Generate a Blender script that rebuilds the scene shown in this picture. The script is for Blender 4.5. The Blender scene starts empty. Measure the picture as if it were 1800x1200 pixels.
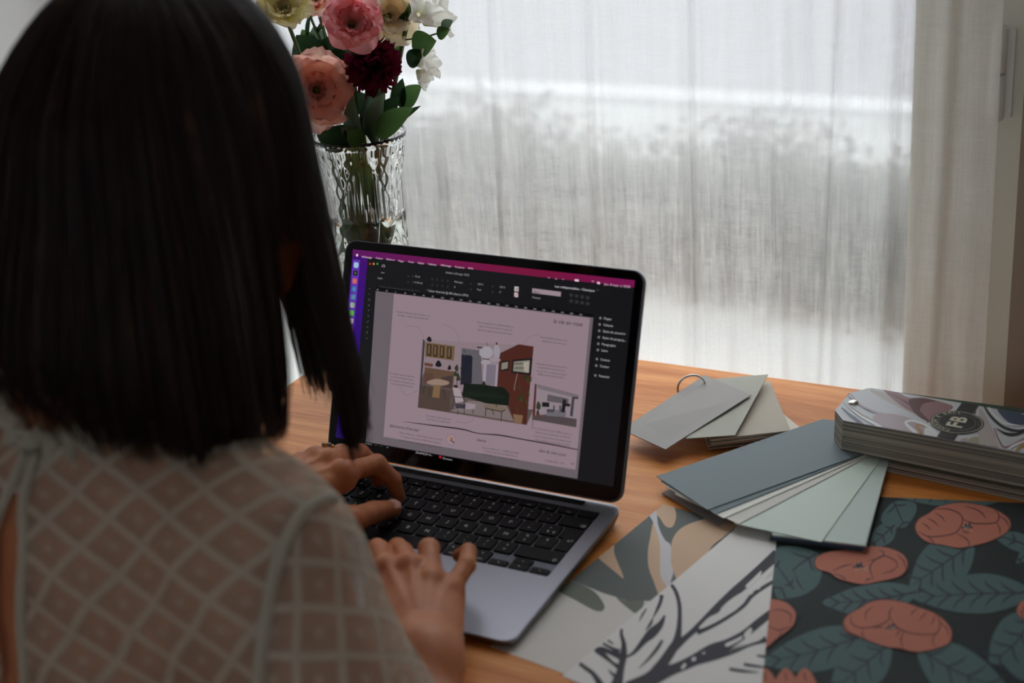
import bpy, bmesh, math, random
import numpy as np
from mathutils import Vector, Matrix

# ------------------------------------------------------------------ camera, world, exposure
# metres; the table top is z = 0, x runs to the right along the table, y towards the window
CAM_C = np.array([0.62565582, -0.93813541, 0.65241474])
CAM_R = np.array([[0.8884521138079297, 0.45401929092847226, -0.06722592457548349],
                  [-0.12013109882698622, 0.3714015750396361, 0.9206679038354157],
                  [0.4429688031507887, -0.809893421088778, 0.3845143507234457]])
CAM_F = 2641.69
scene = bpy.context.scene
col = scene.collection
cam_data = bpy.data.cameras.new('camera')
cam = bpy.data.objects.new('camera', cam_data)
col.objects.link(cam)
cam_data.sensor_fit = 'HORIZONTAL'
cam_data.sensor_width = 36.0
cam_data.lens = CAM_F / 1800 * 36.0
cam_data.clip_start = 0.02
M = Matrix.Identity(4)
for i in range(3):
    for j in range(3):
        M[i][j] = CAM_R[j][i]
    M[i][3] = CAM_C[i]
cam.matrix_world = M
cam_data.dof.use_dof = True
cam_data.dof.focus_distance = 1.46
cam_data.dof.aperture_fstop = 4.2
scene.camera = cam

world = bpy.data.worlds.new('overcast_sky')
scene.world = world
world.use_nodes = True
bg = world.node_tree.nodes['Background']
bg.inputs[0].default_value = (0.88, 0.94, 1.0, 1)
# overcast sky, three times as bright overhead as at the horizon; plain ground tone below it
wt = world.node_tree; wn = wt.nodes
wc = wn.new('ShaderNodeTexCoord'); wsep = wn.new('ShaderNodeSeparateXYZ'); wt.links.new(wc.outputs['Generated'], wsep.inputs[0])
wr_ = wn.new('ShaderNodeMapRange'); wt.links.new(wsep.outputs[2], wr_.inputs[0])
SKY = 5.6
for i_, v_ in ((1, 0.0), (2, 1.0), (3, SKY / 3), (4, SKY)): wr_.inputs[i_].default_value = v_
wgt = wn.new('ShaderNodeMath'); wgt.operation = 'GREATER_THAN'; wt.links.new(wsep.outputs[2], wgt.inputs[0]); wgt.inputs[1].default_value = -0.01
wmx = wn.new('ShaderNodeMix'); wmx.data_type = 'FLOAT'; wt.links.new(wgt.outputs[0], wmx.inputs[0]); wmx.inputs[2].default_value = SKY * 0.22; wt.links.new(wr_.outputs[0], wmx.inputs[3])
wt.links.new(wmx.outputs[0], bg.inputs[1])
scene.view_settings.view_transform = 'Standard'
scene.view_settings.look = 'None'
scene.view_settings.gamma = 1.0
scene.view_settings.use_curve_mapping = False
scene.view_settings.exposure = 0.0
scene.cycles.max_bounces = 16
scene.cycles.diffuse_bounces = 5
scene.cycles.glossy_bounces = 4
scene.cycles.transmission_bounces = 16
scene.cycles.transparent_max_bounces = 24
scene.cycles.caustics_reflective = False
scene.cycles.caustics_refractive = True
scene.cycles.sample_clamp_indirect = 6.0
scene.cycles.blur_glossy = 1.0

# ------------------------------------------------------------------ pixel -> place (1800 x 1200 frame)
def ray(x, y):
    v = np.array([(x - 900) / CAM_F, -(y - 600) / CAM_F, -1.0])
    w = v @ CAM_R
    return w / np.linalg.norm(w)
def onz(x, y, z=0.0):
    w = ray(x, y)
    return CAM_C + (z - CAM_C[2]) / w[2] * w
def ony(x, y, Y):
    w = ray(x, y)
    return CAM_C + (Y - CAM_C[1]) / w[1] * w
def onplane(x, y, o, n):
    w = ray(x, y)
    return CAM_C + np.dot(np.array(o) - CAM_C, n) / np.dot(w, n) * w
def at_len(prev, x, y, L, far):
    """the point on a pixel's ray that lies L from prev (a joint one bone further on)"""
    w = ray(x, y); d = CAM_C - prev
    b = np.dot(w, d); c = np.dot(d, d) - L * L
    q = b * b - c
    if q < 0:
        p = CAM_C - b * w
        return prev + (p - prev) / np.linalg.norm(p - prev) * L
    t = -b + math.sqrt(q) * (1 if far else -1)
    return CAM_C + t * w

# ------------------------------------------------------------------ helpers
def s2l(c):
    return tuple((x / 255 / 12.92) if x / 255 <= 0.04045 else ((x / 255 + 0.055) / 1.055) ** 2.4 for x in c)
def mat(name, rgb, rough=0.6, metal=0.0, spec=0.5, **kw):
    m = bpy.data.materials.new(name); m.use_nodes = True
    b = m.node_tree.nodes['Principled BSDF']
    b.inputs['Base Color'].default_value = (*rgb, 1)
    b.inputs['Roughness'].default_value = rough
    b.inputs['Metallic'].default_value = metal
    b.inputs['Specular IOR Level'].default_value = spec
    for k, v in kw.items():
        b.inputs[k.replace('_', ' ')].default_value = v
    return m
class NT:
    """short-hand for building a node tree"""
    def __init__(s, m):
        s.m = m; s.t = m.node_tree; s.b = s.t.nodes.get('Principled BSDF'); s.out = s.t.nodes.get('Material Output')
    def n(s, typ, **kw):
        nd = s.t.nodes.new(typ)
        for k, v in kw.items():
            if k.startswith('i_'):
                key = k[2:]
                nd.inputs[int(key) if key.isdigit() else key.replace('_', ' ')].default_value = v
            else:
                setattr(nd, k, v)
        return nd
    def l(s, a, b): s.t.links.new(a, b)
    def math(s, op, a, b=None, clamp=False):
        nd = s.t.nodes.new('ShaderNodeMath'); nd.operation = op; nd.use_clamp = clamp
        for i, v in enumerate((a, b)):
            if v is None: continue
            if isinstance(v, (int, float)): nd.inputs[i].default_value = v
            else: s.l(v, nd.inputs[i])
        return nd.outputs[0]
    def ramp(s, fac, stops, interp='LINEAR'):
        nd = s.t.nodes.new('ShaderNodeValToRGB'); cr = nd.color_ramp; cr.interpolation = interp
        while len(cr.elements) < len(stops): cr.elements.new(0.5)
        for e, (p, c) in zip(cr.elements, stops):
            e.position = p; e.color = (*c, 1) if len(c) == 3 else c
        s.l(fac, nd.inputs[0]); return nd.outputs[0]
    def noise(s, vec, scale, detail=4, rough=0.55, sc=None):
        if sc is not None:
            mp = s.n('ShaderNodeMapping'); mp.inputs['Scale'].default_value = sc
            s.l(vec, mp.inputs[0]); vec = mp.outputs[0]
        nd = s.n('ShaderNodeTexNoise', i_Scale=scale, i_Detail=detail, i_Roughness=rough)
        s.l(vec, nd.inputs['Vector']); return nd.outputs[0]
    def obj(s): return s.n('ShaderNodeTexCoord').outputs['Object']
    def bump(s, h, strength=0.3, dist=0.002):
        nd = s.n('ShaderNodeBump', i_Strength=strength, i_Distance=dist)
        s.l(h, nd.inputs['Height']); s.l(nd.outputs[0], s.b.inputs['Normal'])

def mesh_obj(name, verts, faces, m=None, parent=None, smooth=False):
    me = bpy.data.meshes.new(name)
    me.from_pydata([tuple(map(float, v)) for v in verts], [], [tuple(int(i) for i in f) for f in faces])
    me.update()
    return link(name, me, m, parent, smooth)
def link(name, me, m=None, parent=None, smooth=False):
    o = bpy.data.objects.new(name, me); col.objects.link(o)
    if m is not None and me is not None and hasattr(me, 'materials') and not len(me.materials):
        for mm in (m if isinstance(m, (list, tuple)) else [m]): me.materials.append(mm)
    if parent is not None: o.parent = parent
    if smooth: smooth_mesh(me)
    return o
def smooth_mesh(me):
    me.polygons.foreach_set('use_smooth', [True] * len(me.polygons)); me.update()
def tag(o, label=None, cat=None, group=None, kind=None):
    if label: o['label'] = label
    if cat: o['category'] = cat
    if group: o['group'] = group
    if kind: o['kind'] = kind
    return o
def empty(name, loc, label, cat, group=None, rz=0.0):
    o = bpy.data.objects.new(name, None); col.objects.link(o)
    o.location = loc; o.rotation_euler = (0, 0, rz); o.empty_display_size = 0.02
    return tag(o, label, cat, group)
def root_at(o, r):
    """parts are made in place; hang them under the thing without moving them"""
    o.parent = r
    o.matrix_parent_inverse = (Matrix.Translation(r.location) @ r.rotation_euler.to_matrix().to_4x4()).inverted()
    return o
def box_mesh(sx, sy, sz, bev=0.0, seg=2, name='box'):
    bm = bmesh.new(); bmesh.ops.create_cube(bm, size=1.0)
    bmesh.ops.scale(bm, vec=(sx, sy, sz), verts=bm.verts)
    if bev > 0:
        bmesh.ops.bevel(bm, geom=bm.edges[:] , offset=bev, segments=seg, profile=0.5, affect='EDGES')
    me = bpy.data.meshes.new(name); bm.to_mesh(me); bm.free()
    return me
def box(name, lo, hi, m, parent=None, bev=0.0, seg=2):
    lo = np.array(lo, float); hi = np.array(hi, float)
    me = box_mesh(*(hi - lo), bev=bev, seg=seg, name=name)
    o = link(name, me, m); o.location = (lo + hi) / 2
    if parent is not None: root_at(o, parent)
    return o
def prism(name, pts, z0, z1, m, parent=None, bev=0.0):
    """a flat plate: outline pts (x, y) between z0 and z1"""
    pts = [tuple(p[:2]) for p in pts]
    a = sum(pts[i][0] * pts[(i + 1) % len(pts)][1] - pts[(i + 1) % len(pts)][0] * pts[i][1] for i in range(len(pts)))
    if a < 0: pts = pts[::-1]
    n = len(pts)
    v = [(x, y, z0) for x, y in pts] + [(x, y, z1) for x, y in pts]
    f = [tuple(range(n - 1, -1, -1)), tuple(range(n, 2 * n))] + [(i, (i + 1) % n, n + (i + 1) % n, n + i) for i in range(n)]
    o = mesh_obj(name, v, f, m)
    if bev > 0:
        bm = bmesh.new(); bm.from_mesh(o.data)
        ed = [e for e in bm.edges if abs(e.verts[0].co.z - e.verts[1].co.z) < 1e-9 and e.verts[0].co.z > (z0 + z1) / 2]
        bmesh.ops.bevel(bm, geom=ed, offset=bev, segments=2, profile=0.5, affect='EDGES'); bm.to_mesh(o.data); bm.free()
    if parent is not None: root_at(o, parent)
    return o
def rrect(cx, cy, w, h, r, n=6):
    out = []
    for sx, sy, a0 in ((1, 1, 0), (-1, 1, 90), (-1, -1, 180), (1, -1, 270)):
        for k in range(n + 1):
            a = math.radians(a0 + 90 * k / n)
            out.append((cx + sx * (w / 2 - r) + r * math.cos(a), cy + sy * (h / 2 - r) + r * math.sin(a)))
    return out
def catmull(P, n=8, closed=False):
    P = [np.array(p, float) for p in P]
    out = []
    N = len(P)
    rng = range(N) if closed else range(N - 1)
    for i in rng:
        g = (lambda k: P[k % N]) if closed else (lambda k: P[min(max(k, 0), N - 1)])
        p0, p1, p2, p3 = g(i - 1), g(i), g(i + 1), g(i + 2)
        for k in range(n):
            t = k / n
            out.append(0.5 * (2 * p1 + (p2 - p0) * t + (2 * p0 - 5 * p1 + 4 * p2 - p3) * t * t + (3 * p1 - p0 - 3 * p2 + p3) * t ** 3))
    if not closed: out.append(P[-1])
    return out
def tube_geo(path, radii, n=10, cap=True):
    path = [np.array(p, float) for p in path]
    if isinstance(radii, (int, float)): radii = [radii] * len(path)
    V = []; F = []
    up = None
    for i, p in enumerate(path):
        t = path[min(i + 1, len(path) - 1)] - path[max(i - 1, 0)]; t = t / (np.linalg.norm(t) + 1e-12)
        if up is None:
            up = np.cross(t, [0.3, 0.2, 0.93]); 
            if np.linalg.norm(up) < 1e-3: up = np.cross(t, [1, 0, 0])
        up = up - t * np.dot(up, t); up /= np.linalg.norm(up) + 1e-12
        s = np.cross(t, up)
        for k in range(n):
            a = 2 * math.pi * k / n
            V.append(p + radii[i] * (math.cos(a) * up + math.sin(a) * s))
    for i in range(len(path) - 1):
        for k in range(n):
            F.append((i * n + k, i * n + (k + 1) % n, (i + 1) * n + (k + 1) % n, (i + 1) * n + k))
    if cap:
        F.append(tuple(range(n - 1, -1, -1))); F.append(tuple((len(path) - 1) * n + k for k in range(n)))
    return V, F
def tube(name, path, radii, m, parent=None, n=10, smooth=True):
    V, F = tube_geo(path, radii, n)
    o = mesh_obj(name, V, F, m, smooth=smooth)
    if parent is not None: root_at(o, parent)
    return o
def lathe_geo(prof, n=48, fn=None, close=False):
    """prof: list of (r, z); fn(r, z, ang) -> r"""
    V = []; F = []
    for r, z in prof:
        for k in range(n):
            a = 2 * math.pi * k / n
            rr = fn(r, z, a) if fn else r
            V.append((rr * math.cos(a), rr * math.sin(a), z))
    for i in range(len(prof) - 1):
        for k in range(n):
            F.append((i * n + k, i * n + (k + 1) % n, (i + 1) * n + (k + 1) % n, (i + 1) * n + k))
    if close:
        i = len(prof) - 1
        for k in range(n):
            F.append((i * n + k, i * n + (k + 1) % n, (k + 1) % n, k))
    return V, F
def text_geo(s, size=1.0, bold=0.0):
    """outline of a line of lettering as flat faces, baseline at y = 0, starting at x = 0"""
    cu = bpy.data.curves.new('lettering', 'FONT'); cu.body = s; cu.size = size; cu.resolution_u = 3; cu.offset = bold
    o = bpy.data.objects.new('lettering', cu); col.objects.link(o)
    dg = bpy.context.evaluated_depsgraph_get(); dg.update()
    me = bpy.data.meshes.new_from_object(o.evaluated_get(dg))
    V = np.array([v.co[:] for v in me.vertices]).reshape(-1, 3); F = [tuple(p.vertices) for p in me.polygons]
    bpy.data.objects.remove(o); bpy.data.curves.remove(cu); bpy.data.meshes.remove(me)
    return V, F
class Print:
    """flat print: coloured outlines laid on one plane, each ink a hair above the one before"""
    def __init__(s, to3d, normal, step=0.00003, base=0.00006):
        s.to3d = to3d; s.n = np.array(normal, float); s.step = step; s.h = base
        s.V = []; s.F = []; s.M = []; s.mats = []
    def mi(s, m):
        if m not in s.mats: s.mats.append(m)
        return s.mats.index(m)
    def up(s): s.h += s.step
    def poly(s, pts, m, clip=None, raise_=True):
        if clip is not None: pts = clip_poly(pts, clip)
        if len(pts) < 3: return
        b = len(s.V)
        P = [np.array(s.to3d(*p)) + s.n * s.h for p in pts]
        nn = np.zeros(3)
        for i in range(len(P)):
            nn += np.cross(P[i], P[(i + 1) % len(P)])
        if np.dot(nn, s.n) < 0: P = P[::-1]
        s.V += P; s.F.append(tuple(range(b, b + len(P)))); s.M.append(s.mi(m))
        if raise_: s.h += s.step
    def blob(s, pts, m, n=6, clip=None): s.poly([tuple(p) for p in catmull(pts, n, True)], m, clip)
    def stroke(s, pts, w, m, n=6, clip=None, lift=0.25):
        """a line of width w (pixels; one number or one per point) with pointed or blunt ends"""
        pts = [np.array(p, float) for p in pts]
        ws = [w] * len(pts) if isinstance(w, (int, float)) else list(w)
        Q = catmull([np.array([p[0], p[1], ww]) for p, ww in zip(pts, ws)], n) if len(pts) > 2 else [np.array([p[0], p[1], ww]) for p, ww in zip(pts, ws)]
        L = []; R_ = []
        for i, q in enumerate(Q):
            t = Q[min(i + 1, len(Q) - 1)][:2] - Q[max(i - 1, 0)][:2]; t = t / (np.linalg.norm(t) + 1e-9)
            nrm = np.array([-t[1], t[0]]) * max(q[2], 1e-7) / 2
            L.append(tuple(q[:2] + nrm)); R_.append(tuple(q[:2] - nrm))
        if clip is None:
            b = len(s.V); P = [np.array(s.to3d(*p)) + s.n * s.h for p in L + R_]; s.V += P; k = len(L); mi = s.mi(m)
            flip = np.dot(np.cross(P[1] - P[0], P[k] - P[0]), s.n) < 0
            for i in range(k - 1):
                f = (b + i, b + i + 1, b + k + i + 1, b + k + i)
                s.F.append(f[::-1] if flip else f); s.M.append(mi)
            s.h += s.step * lift
        else:
            for i in range(len(L) - 1):
                s.poly([L[i], L[i + 1], R_[i + 1], R_[i]], m, clip, False)
            s.h += s.step * lift
    def build(s, name, parent=None):
        o = mesh_obj(name, s.V, s.F)
        for m in s.mats: o.data.materials.append(m)
        o.data.polygons.foreach_set('material_index', s.M); o.data.update()
        if parent is not None: root_at(o, parent)
        return o
def clip_poly(pts, clip):
    """Sutherland-Hodgman against a convex outline"""
    def area(q): return sum(q[i][0] * q[(i + 1) % len(q)][1] - q[(i + 1) % len(q)][0] * q[i][1] for i in range(len(q)))
    c = list(clip)
    if area(c) < 0: c = c[::-1]
    out = [tuple(p) for p in pts]
    for i in range(len(c)):
        a, b = c[i], c[(i + 1) % len(c)]
        inp = out; out = []
        side = lambda p: (b[0] - a[0]) * (p[1] - a[1]) - (b[1] - a[1]) * (p[0] - a[0])
        for k in range(len(inp)):
            p, q = inp[k], inp[(k + 1) % len(inp)]
            sp, sq = side(p), side(q)
            if sp >= 0: out.append(p)
            if sp * sq < 0:
                t = sp / (sp - sq); out.append((p[0] + t * (q[0] - p[0]), p[1] + t * (q[1] - p[1])))
        if not out: return []
    return out

# ------------------------------------------------------------------ materials of the room
def wall_mat(name, rgb):
    m = mat(name, rgb, 0.85, spec=0.2); t = NT(m); o = t.obj()
    n1 = t.noise(o, 3.0, 3); n2 = t.noise(o, 180.0, 3)
    c = t.ramp(n1, [(0.3, tuple(x * 0.95 for x in rgb)), (0.7, tuple(min(1, x * 1.03) for x in rgb))]); t.l(c, t.b.inputs['Base Color'])
    t.bump(n2, 0.12, 0.0008)
    return m
M_WALL = wall_mat('painted_plaster', s2l((222, 222, 222)))
M_SAGE = wall_mat('sage_paint', s2l((226, 227, 216)))
M_TAUPE = wall_mat('taupe_paint', s2l((168, 156, 140)))
M_FRAME = mat('white_gloss_paint', s2l((232, 232, 230)), 0.35)
M_CEIL = wall_mat('ceiling_paint', s2l((238, 238, 236)))
def plank_mat():
    m = mat('oak_floor', s2l((150, 112, 78)), 0.5); t = NT(m); o = t.obj()
    n = t.noise(o, 6.0, 5, 0.6, (1, 9, 1)); c = t.ramp(n, [(0.3, s2l((120, 86, 56))), (0.7, s2l((172, 130, 92)))]); t.l(c, t.b.inputs['Base Color'])
    return m
M_FLOOR = plank_mat()
def wood_mat():
    m = mat('varnished_pine', s2l((196, 130, 78)), 0.36, spec=0.28); t = NT(m); o = t.obj()
    warp = t.noise(o, 2.2, 2, 0.5, (0.6, 2.0, 1))
    mp = t.n('ShaderNodeMapping'); mp.inputs['Scale'].default_value = (0.9, 13.0, 13.0); t.l(o, mp.inputs[0])
    add = t.n('ShaderNodeVectorMath', operation='MULTIPLY_ADD'); t.l(warp, add.inputs[0]); add.inputs[1].default_value = (0.6, 1.9, 0.6); t.l(mp.outputs[0], add.inputs[2])
    rings = t.n('ShaderNodeTexNoise', i_Scale=2.6, i_Detail=6, i_Roughness=0.62); t.l(add.outputs[0], rings.inputs['Vector'])
    fine = t.noise(o, 60.0, 4, 0.6, (0.35, 7.0, 7.0))
    mix = t.math('ADD', t.math('MULTIPLY', rings.outputs[0], 0.72), t.math('MULTIPLY', fine, 0.28))
    c = t.ramp(mix, [(0.30, s2l((172, 96, 36))), (0.46, s2l((206, 124, 52))), (0.56, s2l((224, 144, 68))), (0.72, s2l((240, 172, 96)))])
    t.l(c, t.b.inputs['Base Color']); t.bump(fine, 0.08, 0.0006)
    rr = t.ramp(rings.outputs[0], [(0.3, (0.52,) * 3), (0.7, (0.40,) * 3)]); t.l(rr, t.b.inputs['Roughness'])
    return m
M_WOOD = wood_mat()
M_EDGE = mat('table_leg_pine', s2l((176, 112, 62)), 0.45)
def ground_mat(name, rgb, sc):
    m = mat(name, rgb, 0.9, spec=0.1); t = NT(m); n = t.noise(t.obj(), sc, 5)
    t.l(t.ramp(n, [(0.3, tuple(x * 0.85 for x in rgb)), (0.7, tuple(min(1, x * 1.1) for x in rgb))]), t.b.inputs['Base Color'])
    return m
M_PAVE = ground_mat('pale_paving', (0.30, 0.305, 0.29), 4)
M_PATH = ground_mat('pale_gravel', (0.20, 0.20, 0.212), 8)
M_KERB = ground_mat('white_kerb_stone', (0.42, 0.42, 0.42), 5)
M_SOIL = ground_mat('planting_bed', (0.05, 0.05, 0.045), 9)
M_HEDGE = ground_mat('clipped_shrub', (0.035, 0.04, 0.037), 30)

# ------------------------------------------------------------------ the room
XL, XR, YF, ZB, ZT = -0.74, 1.75, -2.6, -0.75, 1.95       # walls, floor, ceiling
WX0, WX1, WZ0, WZ1 = -0.66, 0.291, -0.66, 1.68             # the glazed opening
YW = 0.50                                                   # inner face of the window wall
def struct(o): o['kind'] = 'structure'; return o
struct(box('floor', (XL - 0.1, YF - 0.1, ZB - 0.06), (XR + 0.1, YW + 0.16, ZB), M_FLOOR))
struct(box('ceiling', (XL - 0.1, YF - 0.1, ZT), (XR + 0.1, YW + 0.16, ZT + 0.06), M_CEIL))
struct(box('wall_left', (XL - 0.1, YF, ZB), (XL, YW + 0.16, ZT), M_WALL))
struct(box('wall_right', (XR, YF, ZB), (XR + 0.1, YW + 0.16, ZT), M_WALL))
def wall_with_hole(name, x0, x1, y0, y1, hx0, hx1, hz0, hz1, m):
    V = []; F = []
    def quadbox(a, b):
        k = len(V)
        for x in (a[0], b[0]):
            for y in (a[1], b[1]):
                for z in (a[2], b[2]): V.append((x, y, z))
        for f in ((0, 1, 3, 2), (4, 6, 7, 5), (0, 4, 5, 1), (2, 3, 7, 6), (0, 2, 6, 4), (1, 5, 7, 3)): F.append(tuple(k + i for i in f))
    quadbox((x0, y0, ZB), (hx0, y1, ZT)); quadbox((hx1, y0, ZB), (x1, y1, ZT))
    quadbox((hx0, y0, ZB), (hx1, y1, hz0)); quadbox((hx0, y0, hz1), (hx1, y1, ZT))
    return struct(mesh_obj(name, V, F, m))
wall_with_hole('wall_front', XL - 0.1, XR + 0.1, YF - 0.1, YF, 0.35, 1.10, 0.20, 1.25, M_WALL)   # unseen opening, added to fill the room with light from behind
wall_with_hole('wall_back', XL - 0.1, XR + 0.1, YW, YW + 0.16, WX0 - 0.02, 0.401, WZ0 - 0.02, WZ1 + 0.02, M_TAUPE)
# window: casing, sash and panes
win = bpy.data.objects.new('window_1', None); col.objects.link(win); win.location = (0, YW, 0); struct(win)
def wpart(name, lo, hi, m, bev=0.003): return box(name, lo, hi, m, win, bev)
wpart('jamb', (WX1, YW + 0.028, WZ0 - 0.02), (0.401, YW + 0.09, WZ1 + 0.02), M_SAGE, 0.004)
wpart('jamb', (WX0 - 0.03, YW - 0.01, WZ0 - 0.02), (WX0, YW + 0.05, WZ1 + 0.02), M_FRAME)
wpart('head_rail', (WX0, YW, WZ1 - 0.03), (WX1, YW + 0.05, WZ1 + 0.02), M_FRAME)
wpart('bottom_rail', (WX0, YW, WZ0 - 0.02), (WX1, YW + 0.05, WZ0 + 0.03), M_FRAME)
m = bpy.data.materials.new('window_glass'); m.use_nodes = True; t = NT(m); t.t.nodes.remove(t.b)
tr = t.n('ShaderNodeBsdfTransparent'); gl = t.n('ShaderNodeBsdfGlossy', i_Roughness=0.02); mx = t.n('ShaderNodeMixShader', i_0=0.06)
t.l(tr.outputs[0], mx.inputs[1]); t.l(gl.outputs[0], mx.inputs[2]); t.l(mx.outputs[0], t.out.inputs[0])
wpart('pane', (WX0, YW + 0.022, WZ0 + 0.03), (WX1, YW + 0.028, WZ1 - 0.03), m, 0.0)
# white barrel hinge on the right-hand jamb
hg = empty('window_hinge', (0.378, YW + 0.028, 0.262), 'white two-barrel hinge on the sage window frame beside the curtain', 'hinge')
for z0, z1 in ((0.262, 0.3065), (0.3075, 0.351)):
    V, F = lathe_geo([(0.0, z0), (0.0062, z0), (0.0074, z0 + 0.0012), (0.0074, z1 - 0.0012), (0.0062, z1), (0.0, z1)], 24)
    o = mesh_obj('barrel', [(x + 0.373, y + YW + 0.020, z) for x, y, z in V], F, M_FRAME, smooth=True); root_at(o, hg)
box('hinge_plate', (0.373, YW + 0.0235, 0.264), (0.387, YW + 0.0285, 0.349), M_FRAME, hg, 0.001)

# outside: a pale terrace, a low bed of shrubs, a path with a white kerb
def outside(name, x0, x1, y0, y1, z, m, h=0.05): return struct(box(name, (x0, y0, z - h), (x1, y1, z), m))
outside('terrace_ground', -6, 6, YW + 0.16, 2.50, -0.75, M_PAVE)
outside('bed_ground', -6, 6, 2.50, 3.55, -0.76, M_SOIL)
outside('path_ground', -6, 6, 3.55, 4.25, -0.75, M_PAVE)
outside('lawn_ground', -9, 9, 4.42, 12.0, -0.76, M_PATH)
kb = box('kerb_stone', (-6, 4.25, -0.80), (6, 4.42, -0.72), M_KERB, None, 0.01); tag(kb, 'long white kerb stone outside the window beyond the shrubs', 'kerb')
rnd = random.Random(4)
hv = []; hf = []
def leaf_cloud(cx, cy, cz, sx, sy, sz, n):
    """a loose cloud of small leaves, thinning towards the outside"""
    g = np.random.default_rng(int(abs(cx) * 9973) + 7); d = g.normal(size=(n, 3)); d /= np.linalg.norm(d, axis=1, keepdims=True)
    p = d * (g.random(n) ** 0.45 * g.uniform(0.6, 1.35, n))[:, None]; low_ = p[:, 2] < -0.6; p[low_, 2] = -0.6 + g.random(low_.sum()) * 0.3
    a = g.normal(size=(n, 3)) * 0.042; b = g.normal(size=(n, 3)) * 0.026
    q = np.stack([p - a, p + b, p + a, p - b], 1) * np.array([sx, sy, sz]) + np.array([cx, cy, cz])
    k = sum(len(v) for v in hv); hv.append(q.reshape(-1, 3)); hf.append(np.arange(k, k + 4 * n).reshape(-1, 4))
x = -3.2
while x < 1.2:
    w = rnd.uniform(0.22, 0.36); h = rnd.uniform(0.15, 0.23); leaf_cloud(x, 2.86 + rnd.uniform(-0.06, 0.06), -0.76 + 0.6 * h, w, 0.30, h, 4200); x += w * 1.25
x = -2.6
while x < 0.9:
    w = rnd.uniform(0.12, 0.22); leaf_cloud(x, 2.50 + rnd.uniform(-0.10, 0.08), -0.72, w, 0.16, 0.07, 1500); x += w * 1.6
hedge = mesh_obj('hedge_foliage', np.concatenate(hv), np.concatenate(hf), M_HEDGE)
tag(hedge, 'low dark hedge outside, a blurred shadow band behind the curtain', 'hedge', kind='stuff')

# ------------------------------------------------------------------ curtain
def curtain_mat():
    m = bpy.data.materials.new('sheer_linen'); m.use_nodes = True; t = NT(m); t.t.nodes.remove(t.b)
    o = t.obj()
    wv = t.noise(o, 420.0, 3, 0.7, (1.0, 1.0, 0.05)); wh = t.noise(o, 420.0, 3, 0.7, (0.06, 1.0, 1.0))
    slub = t.noise(o, 60.0, 3, 0.6, (1.0, 1.0, 0.10)); slubh = t.noise(o, 50.0, 3, 0.6, (0.12, 1.0, 1.0))
    w = t.math('ADD', t.math('MULTIPLY', wv, 0.34), t.math('MULTIPLY', wh, 0.26))
    w = t.math('ADD', w, t.math('ADD', t.math('MULTIPLY', slub, 0.24), t.math('MULTIPLY', slubh, 0.16)))
    dens = t.n('ShaderNodeMapRange', i_1=0.38, i_2=0.62, i_3=0.26, i_4=0.68); t.l(w, dens.inputs[0])
    di = t.n('ShaderNodeBsdfDiffuse'); di.inputs[0].default_value = (*s2l((236, 229, 218)), 1)
    tl = t.n('ShaderNodeBsdfTranslucent'); tl.inputs[0].default_value = (*s2l((240, 236, 228)), 1)
    mx = t.n('ShaderNodeMixShader', i_0=0.52); t.l(di.outputs[0], mx.inputs[1]); t.l(tl.outputs[0], mx.inputs[2])
    tp = t.n('ShaderNodeBsdfTransparent'); tp.inputs[0].default_value = (1, 1, 1, 1)
    rf = t.n('ShaderNodeBsdfRefraction', i_Roughness=0.75, i_IOR=1.10)      # threads scatter part of what shows through
    thru = t.n('ShaderNodeMixShader', i_0=0.55); t.l(tp.outputs[0], thru.inputs[1]); t.l(rf.outputs[0], thru.inputs[2])
    m2 = t.n('ShaderNodeMixShader'); t.l(dens.outputs[0], m2.inputs[0]); t.l(thru.outputs[0], m2.inputs[1]); t.l(mx.outputs[0], m2.inputs[2])
    t.l(m2.outputs[0], t.out.inputs[0])
    return m
M_SHEER = curtain_mat()
CY = 0.452
def fold(x, z):
    y = 0.0
    for amp, per, ph in ((0.0045, 0.115, 0.4), (0.0028, 0.052, 1.9), (0.0016, 0.027, 0.7)):
        y += amp * math.sin(2 * math.pi * (x + 0.006 * math.sin(3 * z + ph)) / per + ph + 0.9 * math.sin(1.7 * z + 5 * ph))
    for x0, wd, am, sl in ((-0.135, 0.004, 0.008, 0.03), (-0.02, 0.005, 0.010, 0.02), (0.093, 0.004, 0.012, 0.0), (0.17, 0.005, 0.006, -0.02), (0.235, 0.004, 0.008, 0.035), (0.345, 0.006, 0.005, 0.02), (-0.3, 0.005, 0.008, 0.0), (-0.45, 0.005, 0.008, 0.0)):
        y += am * math.exp(-((x - x0 - sl * (z - 0.2)) / wd) ** 2)
    return y
cx0, cx1, cz0, cz1 = -0.735, 0.384, -0.735, 1.78
nx, nz = 560, 46
V = []; F = []
for j in range(nz + 1):
    z = cz0 + (cz1 - cz0) * j / nz
    for i in range(nx + 1):
        x = cx0 + (cx1 - cx0) * i / nx
        edge = max(0.0, (x - 0.34) / 0.044)
        xx = x + (0.006 * math.sin(2.1 * z + 0.4) - 0.012 * (z - 0.1)) * max(0.0, (x - 0.28) / 0.1)
        V.append((xx, CY - fold(x, z) * (0.6 if x > 0.31 else 1.0), z))
for j in range(nz):
    for i in range(nx):
        a = j * (nx + 1) + i; F.append((a, a + 1, a + nx + 2, a + nx + 1))
cur = mesh_obj('sheer_curtain', V, F, M_SHEER, smooth=True)
tag(cur, 'white sheer linen curtain hanging over the bright window behind the table', 'curtain')
rod = empty('curtain_rod', (0, CY, 1.795), 'white curtain rod above the sheer curtain near the ceiling', 'curtain rod')
tube('pole', [(-0.738, CY, 1.787), (0.44, CY, 1.787)], 0.007, M_FRAME, rod)
for x in (-0.66, 0.40): box('bracket', (x - 0.008, CY, 1.776), (x + 0.008, YW, 1.798), M_FRAME, rod, 0.002)

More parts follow.
